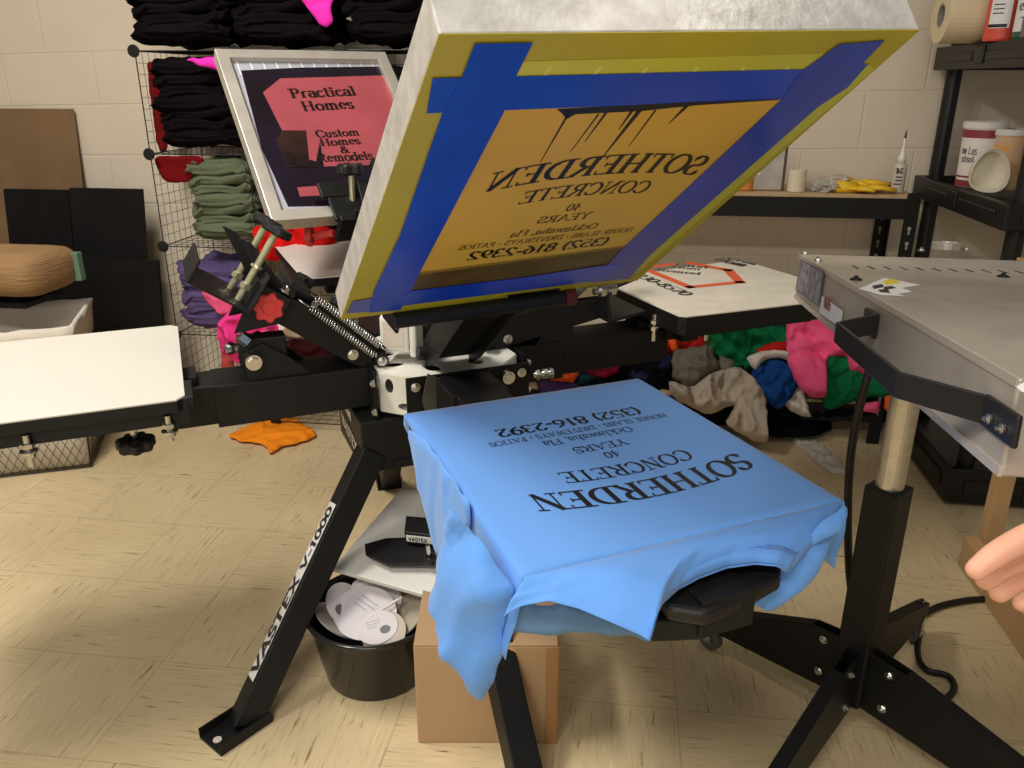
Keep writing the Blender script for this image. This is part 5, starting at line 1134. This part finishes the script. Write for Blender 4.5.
m = MB(); m.prism([top_at(x, y, .001) for x, y in ((883, 281), (893, 279), (901, 283), (886, 285))], dU*.0003); m.build('yellow_triangle', mat('sticker_yellow', s2l(230, 208, 40), .5), st)
m = MB()
for a, b, c_, d in (((872, 286), (882, 284), (884, 287), (874, 289)), ((884, 287), (892, 286), (896, 288), (884, 290)), ((878, 290), (888, 289), (890, 293), (880, 292))): m.prism([top_at(*q_, .001) for q_ in (a, b, c_, d)], dU*.0003)
m.build('black_symbol', INK, st)
m = MB(); m.prism([top_at(x, y, .0006) for x, y in ((1016, 387), (1032, 378), (1034, 392), (1022, 392))], dU*.0003); m.build('warning_sticker', PAPER, flash)
# rating plate and maker sticker on the left side
def sf(s, z, e=0): return fq(s, -e, -z)
sl = FL/.86
def side_at(x, y, e=.002): return Pp(x, y, fq(0, -e, 0), dR)
m = MB(); m.prism([side_at(x, y) for x, y in ((800.5, 259), (824, 271), (819, 307), (795.5, 290))], -dR*.0004); rp = m.build('rating_plate', mat('grey_rating_plate', s2l(120, 120, 130), .4, .3), flash); lab(rp, 'dark framed rating plate')
m = MB(); m.prism([side_at(x, y, .0028) for x, y in ((802, 261.5), (822.5, 272.5), (818, 304), (797, 289))], -dR*.0002); m.build('plate_face', mat('grey_print_face', s2l(150, 150, 160), .4, vary=.5, vscale=90, col2=s2l(60, 60, 70)), rp)
m = MB(); m.prism([side_at(x, y) for x, y in ((822, 296), (843, 311), (840, 327), (819.5, 313))], -dR*.0004); mk = m.build('maker_sticker', PAPER, flash)
A_ = side_at(822.5, 307, .0032); X_ = (side_at(841, 321, .0032)-A_).normalized()
lettering('logo_text', [('VASTEX', .027, .002, .010, .042, 0, False, .3)], mat('maroon_print', (0, 0, 0)), mk, lambda x, y: A_+X_*x+dU*y, -dR*.0003)
m = MB(); rr_ = [(A_+X_*(.027+.013*math.cos(math.radians(q)))+dU*(.012+.007*math.sin(math.radians(q)))-dR*.0006) for q in range(0, 181, 20)]; m.tube(rr_, .0012, 5); m.build('logo_arc', MATS['maroon_print'], mk)
# handle: flat bar bent outward between two brackets
hz0, hz1 = -.012, -.048
def hb_(pts, th=.004):
    m = MB()
    for (a, b) in zip(pts, pts[1:]):
        d = (b-a).normalized(); n = d.cross(dU).normalized(); m.box((a+b)/2, ((b-a).length+th*.5, th, .024), (d, n, dU))
    return m
sA = side_at(880, 328, .0); sB = side_at(1000, 412, .0)
pA = (sA-FC).dot(-dF); pB = (sB-FC).dot(-dF); zA = -.036
outw_ = .05
hp_ = [fq(pA-.00, -.004, zA+.01), fq(pA+.01, -outw_, zA), fq(pB-.085, -outw_, zA), fq(pB-.02, -.004, zA)]
print('handle s', pA, pB)
hb_(hp_).build('handle', BLACK2, flash, bevel=.001)
MB().box(fq(pA-.03, -.003, zA+.005), (.05, .005, .03), (dF, dR, dU)).build('handle_bracket', BLACK2, flash, bevel=.002); MB().box(fq(pB+.01, -.003, zA), (.06, .005, .026), (dF, dR, dU)).build('handle_bracket', BLACK2, flash, bevel=.002)
for s_ in (pB+.0, pB+.024): hexbolt(fq(s_, -.006, zA-.002), -dR, .0032, .003).build('screw', CHROME, flash)
hexbolt(fq(pA-.045, -.006, zA+.005), -dR, .0035, .003).build('screw', CHROME, flash)
# post
topz = (fq(0, 0, 0)).z
m = MB(); m.cyl(pst+ZV*.50, V((pst.x, pst.y, .93)), .0255, seg=28); lab(m.build('inner_post', mat('zinc_tube', s2l(196, 190, 176), .3, .75, vary=.12, vscale=60), flash, smooth=False), 'bare metal inner tube')
LA = Zp(712, 622, .075); dA = (V((LA.x, LA.y, 0))-pst); LAn = dA.length; dA.normalize(); dB = Zp(800, 768, .08)-pst; dB.z = 0; dB.normalize()
ax45 = ((dA+dB).normalized(), (dB-dA).normalized(), ZV)
m = MB(); m.box(pst+ZV*.345, (.064, .064, .485), (dA, V((-dA.y, dA.x, 0)), ZV)); m.build('post_sleeve', BLACK, flash, bevel=.004)
m = MB(); m.box(pst+ZV*.03+V((.0, 0, .93)), (.12, .12, .006), (dA, dB, ZV)); m.build('top_flange', BLACK, flash)
m = MB(); m.box(fq(.30, .21, -FH-.012), (.36, .30, .02), (dF, dR, dU)); m.cyl(V((pst.x, pst.y, .90)), V((pst.x, pst.y, .955)), .035); m.build('mounting_plate', BLACK, flash)
for k, (dv, L_) in enumerate(((dA, LAn+.03), (-dA, .62), (dB, .56), (-dB, .45))):
    sd = dv.cross(ZV); m = MB(); ins = .03
    if sd.dot(CAM-pst) < 0: sd = -sd
    q0 = pst+sd*.012
    for off in (0, -.024): m.prism([q0+sd*off-dv*.03+ZV*.10, q0+sd*off+dv*L_+ZV*.055, q0+sd*off+dv*L_+ZV*.10, q0+sd*off+dv*.10+ZV*.225, q0+sd*off-dv*.03+ZV*.24], -sd*.003)
    m.prism([q0+dv*.10+ZV*.225, q0+dv*L_+ZV*.10, q0-sd*.026+dv*L_+ZV*.10, q0-sd*.026+dv*.10+ZV*.225], ZV*-.003)
    lg_ = m.build('leg', BLACK, flash, bevel=.001)
    for s_ in (1,):
        for h, r_ in ((.205, .07), (.125, .07)): hexbolt(q0+dv*r_+ZV*h, sd, .0065, .006).build('bolt', CHROME, lg_)
    e = pst+dv*(L_-.03)
    m = MB(); m.cyl(e-sd*.010+ZV*.032, e+sd*.010+ZV*.032, .031, seg=24); cw = m.build('caster_wheel', mat('grey_rubber', s2l(84, 82, 80), .6), lg_, bevel=.003)
    m = MB(); m.cyl(e+ZV*.06, e+ZV*.12, .006); m.cyl(e+ZV*.10, e+ZV*.108, .011, seg=6); m.cyl(e-sd*.02+ZV*.032, e+sd*.02+ZV*.032, .006, seg=10); m.build('caster_bolt', CHROME, lg_)
    m = MB()
    for s_ in (-1, 1): m.box(e+sd*(.014*s_)+ZV*.05, (.02, .003, .05), (dv, sd, ZV))
    m.build('caster_fork', CHROME, lg_)
# cable
def smoothpath(pts, it=3):
    for _ in range(it): pts = [pts[0]]+[q for i in range(len(pts)-1) for q in (pts[i]*.75+pts[i+1]*.25, pts[i]*.25+pts[i+1]*.75)]+[pts[-1]]
    return pts
cp = [Yp(872, 362, 1.50), Yp(858, 410, 1.52), Yp(848, 470, 1.55), Yp(848, 560, 1.58), Yp(852, 600, 1.62), Zp(866, 640, .02), Zp(890, 640, .008), Zp(925, 612, .008), Zp(948, 603, .008), Zp(985, 598, .008), Zp(1060, 600, .008)]
tag(MB().tube(smoothpath(cp), .0085, 8).build('power_cord', BPLAST, smooth=True), 'thick black power cord hanging down beside the dryer post', 'cord')
cp = [Zp(905, 700, .008), Zp(917, 665, .008), Zp(922, 640, .008)] 
cp = [Zp(920, 630, .008), Zp(916, 655, .008), Zp(926, 672, .008), Zp(948, 674, .008), Zp(956, 686, .008), Zp(950, 697, .008), Zp(930, 706, .008), Zp(915, 715, .008)]
tag(MB().tube(smoothpath(cp), .0075, 8).build('power_cord', BPLAST, smooth=True), 'short loop of black cord on the floor by the caster wheel', 'cord')

# ------------------------------------------------------------------ pile of clothes under the bench
PP0 = V((0, 2.90, .10)); PN = V((0, -.42, .25)).normalized()
gr = 'clothes in the heap under the bench'
GRN = fabric('green_cotton', (20, 104, 62)); BLU = fabric('royal_blue_cotton', (24, 66, 126)); BEI = fabric('beige_cotton', (172, 158, 140), .06); GRY = fabric('grey_green_cotton', (108, 102, 90)); WHT = fabric('offwhite_cotton', (206, 196, 184)); ORG = fabric('bright_orange_cotton', (226, 92, 42)); BK2 = fabric('black_cloth', (12, 12, 16)); PKC = fabric('candy_pink_cotton', (238, 92, 136), .05); REC = fabric('scarlet_cotton', (178, 36, 30)); NVY = fabric('navy_cotton', (30, 34, 58)); MRN = fabric('crimson_cotton', (128, 26, 48)); TEA = fabric('teal_cotton', (24, 66, 72)); RST = fabric('rust_cotton', (176, 64, 36))
def pile(name, px, m, dy, label, **k):
    return g(name, px, m, plane=(PP0+V((0, dy, 0)), PN), label=label, **k)
pile('shirt', [(600, 352), (660, 350), (720, 352), (800, 360), (880, 370), (930, 380), (930, 425), (860, 420), (780, 425), (700, 425), (600, 420)], BK2, .10, 'black filler cloth added behind the heap, darkening the gaps between the clothes', thick=.05, amp=.02, seed=41, step=.02)  # added filler cloth, black so the gaps in the heap look dark
pile('shirt', [(535, 356), (640, 340), (680, 352), (660, 400), (535, 410)], NVY, .10, 'navy filler cloth added behind the heap near the hub, darkening its gaps', thick=.04, amp=.02, seed=42, step=.02)  # second added filler, dark navy to stand for the shaded gaps by the hub
pile('shirt', [(536, 382), (560, 374), (580, 386), (560, 396), (540, 396)], fabric('violet_cotton', (74, 50, 92)), .0, 'violet cloth just above the back edge of the blue shirt', thick=.03, amp=.01, seed=43)
pile('shirt', [(541, 371), (564, 367), (580, 372), (574, 383), (556, 380), (546, 381)], ORG, -.04, 'orange cloth behind the hub, above the blue shirt', thick=.03, amp=.012, seed=44)
pile('shirt', [(576, 375), (592, 374), (600, 378), (578, 385)], TEA, .0, 'teal cloth between the orange and crimson cloths', thick=.03, amp=.01, seed=45)
pile('shirt', [(578, 362), (606, 358), (622, 357), (620, 372), (604, 378), (590, 375)], MRN, -.02, 'crimson cloth above the far edge of the blue shirt', thick=.04, amp=.012, seed=46)
pile('shirt', [(655, 345), (668, 338), (712, 328), (716, 345), (700, 356), (660, 354)], REC, .04, 'red cloth under the right pallet, left end of the heap', thick=.04, amp=.016, seed=47)
pile('shirt', [(666, 338), (676, 337), (680, 350), (671, 352)], ORG, -.02, 'orange strip across the red cloth', thick=.02, amp=.006, seed=48)
pile('shirt', [(655, 342), (667, 340), (669, 350), (657, 350)], MRN, .0, 'pink red scrap at the left end of the heap', thick=.02, amp=.006, seed=49)
pile('shirt', [(696, 334), (722, 322), (782, 308), (800, 316), (795, 345), (770, 366), (744, 374), (722, 360), (704, 346)], GRN, .05, 'large green shirt in the middle of the heap', thick=.07, amp=.022, seed=50)
pile('shirt', [(716, 320), (736, 330), (728, 338), (714, 332)], RST, .0, 'rust scrap on the large green shirt', thick=.02, amp=.006, seed=51)
pile('shirt', [(776, 324), (790, 320), (790, 332), (778, 331)], BLU, .0, 'blue scrap peeking over the green shirt', thick=.02, amp=.006, seed=52)
pile('shirt', [(754, 350), (768, 344), (788, 340), (794, 348), (782, 356), (760, 358)], REC, -.02, 'red cloth between green and blue shirts', thick=.04, amp=.01, seed=53)
pile('shirt', [(746, 356), (772, 349), (790, 352), (790, 360), (768, 358), (756, 370), (750, 366)], WHT, -.04, 'white collar edge above the blue shirt', thick=.03, amp=.01, seed=54)
pile('shirt', [(778, 402), (797, 386), (804, 392), (812, 418), (796, 414)], WHT, .0, 'white shirt tail below the pink shirt', thick=.03, amp=.01, seed=55)
pile('shirt', [(750, 372), (770, 358), (794, 366), (798, 390), (780, 411), (766, 402), (752, 390)], BLU, -.02, 'royal blue shirt beside the pink shirt', thick=.05, amp=.014, seed=56)
pile('shirt', [(821, 353), (849, 352), (872, 374), (900, 384), (926, 384), (928, 400), (868, 396), (828, 411), (820, 398)], GRN, -.02, 'green shirt right of the pink shirt, hanging over the shelf edge', thick=.04, amp=.012, seed=57)
pile('shirt', [(786, 312), (800, 302), (822, 308), (846, 328), (864, 348), (902, 372), (912, 386), (878, 378), (850, 372), (846, 356), (826, 356), (826, 398), (812, 398), (800, 390), (786, 362)], PKC, -.06, 'large pink shirt draped over the front of the heap', thick=.06, amp=.020, seed=58, wr=12, stretch=(1, .5))
pile('shirt', [(672, 350), (712, 344), (719, 368), (708, 376), (690, 390), (672, 378)], GRY, -.06, 'grey green shirt at the left front of the heap', thick=.06, amp=.014, seed=59)
pile('shirt', [(718, 354), (736, 362), (728, 376), (716, 372)], GRY, -.04, 'small grey green fold right of the grey shirt', thick=.04, amp=.01, seed=60)
g('shirt', [(668, 380), (690, 388), (712, 372), (738, 366), (754, 378), (766, 396), (768, 444), (752, 440), (724, 424), (735, 404), (708, 416), (670, 396)], BEI, plane=(V((0, 2.82, .06)), PN), label='large beige shirt hanging off the front of the heap', thick=.06, amp=.022, seed=61, wr=16, stretch=(1, .6))
g('black_cloth', [(764, 418), (800, 408), (834, 428), (818, 436), (782, 438), (764, 436)], BK2, z0=.03, label='black cloth on the floor in front of the heap', thick=.05, amp=.012, seed=62)
pile('shirt', [(884, 396), (898, 396), (904, 412), (900, 420), (884, 410)], ORG, -.06, 'orange cloth at the right end of the heap', thick=.04, amp=.01, seed=63)
pile('shirt', [(856, 403), (880, 402), (878, 414), (860, 410)], PKC, .0, 'small pink cloth beside the shelf post', thick=.03, amp=.008, seed=64)
g('paper_sheet', [(788, 437), (807, 433), (849, 468), (846, 474), (828, 473)], fabric('greyish_paper', (190, 182, 170), .03), z0=.002, label='long off-white paper strip on the floor before the heap', cat='paper', thick=.006, amp=.006, seed=65)

# ------------------------------------------------------------------ wooden stand at the right edge
WOOD = mat('pine_wood', s2l(186, 150, 104), .65, vary=.14, vscale=10, stretch=(1, .12, 1), bump=.08, bscale=60)
ra = Zp(957, 566, 0); 
t = thing('wooden_stand', (ra.x+.1, ra.y-.3, 0), 'rough pine stand with upright and floor rail at the right edge', 'stand')
m = MB(); m.box((ra.x+.025, ra.y-.42, .048), (.04, .86, .092)); m.build('floor_rail', WOOD, t, bevel=.002)
m = MB(); m.box((ra.x+.075, ra.y+.035-.02, .43), (.045, .04, .86)); m.build('upright', WOOD, t, bevel=.002)
m = MB(); m.box((ra.x+.30, ra.y+.03, .83), (.6, .04, .09)); m.build('top_rail', WOOD, t, bevel=.002)
m = MB(); m.box((ra.x+.62, ra.y+.035-.02, .43), (.045, .09, .86)); m.build('upright', WOOD, t, bevel=.002)

# ------------------------------------------------------------------ the hand reaching in from the right
def person():
    skin = mat('skin', s2l(222, 164, 138), .5, vary=.05, vscale=20, spec=.35)
    skin.node_tree.nodes['Principled BSDF'].inputs['Subsurface Weight'].default_value = .15
    skin.node_tree.nodes['Principled BSDF'].inputs['Subsurface Radius'].default_value = (.01, .004, .002)
    D = .60
    def P(x, y, dd=0): return Dp(x, y, D+dd)
    nodes = []; edges = []; rad = []
    def chain(start, pts):
        prev = start
        for p, r in pts: nodes.append(p); rad.append(r); edges.append((prev, len(nodes)-1)) if prev is not None else None; prev = len(nodes)-1
        return prev
    arm_ = chain(None, [(P(1560, 420, .12), .045), (P(1400, 455, .08), .042), (P(1250, 495, .03), .032), (P(1190, 512, .01), .027)])
    palm = chain(arm_, [(P(1145, 525), .030), (P(1100, 538), .031)])
    specs = [([(1060, 528, -.025), (1028, 537, -.03), (995, 555, -.035), (968, 577, -.035)], (.011, .0105, .0095, .0075)),
             ([(1058, 545, -.004), (1022, 556, -.006), (994, 572, -.010), (978, 588, -.012)], (.0115, .011, .0095, .0078)),
             ([(1060, 560, .016), (1028, 573, .018), (1004, 588, .014), (992, 600, .012)], (.011, .010, .009, .0075)),
             ([(1068, 572, .034), (1042, 586, .040), (1024, 600, .038), (1016, 610, .036)], (.0095, .0085, .0078, .0065))]
    for pts, rs in specs: chain(palm, [(P(x, y, d), r) for (x, y, d), r in zip(pts, rs)])
    chain(palm-1, [(P(1120, 555, -.03), .015), (P(1085, 580, -.045), .012), (P(1058, 590, -.05), .0095)])
    me = bpy.data.meshes.new('hand'); me.from_pydata([tuple(p) for p in nodes], edges, [])
    o_ = bpy.data.objects.new('hand', me); scene.collection.objects.link(o_); me.materials.append(skin)
    s = o_.modifiers.new('Skin', 'SKIN'); s.use_smooth_shade = True
    for i, sv_ in enumerate(me.skin_vertices[0].data): sv_.radius = (rad[i], rad[i]); sv_.use_root = (i == 0)
    sb = o_.modifiers.new('Subdivision', 'SUBSURF'); sb.levels = 2; sb.render_levels = 2
    # bake to a plain mesh so the reach reads as one surface
    dg = bpy.context.evaluated_depsgraph_get(); me2 = bpy.data.meshes.new_from_object(o_.evaluated_get(dg)); me2.name = 'hand_skin'
    o_.modifiers.clear(); o_.data = me2; o_.name = 'person'
    for p in me2.polygons: p.use_smooth = True
    tag(o_, 'person reaching in at the right edge, only the bare hand visible', 'person')
person()
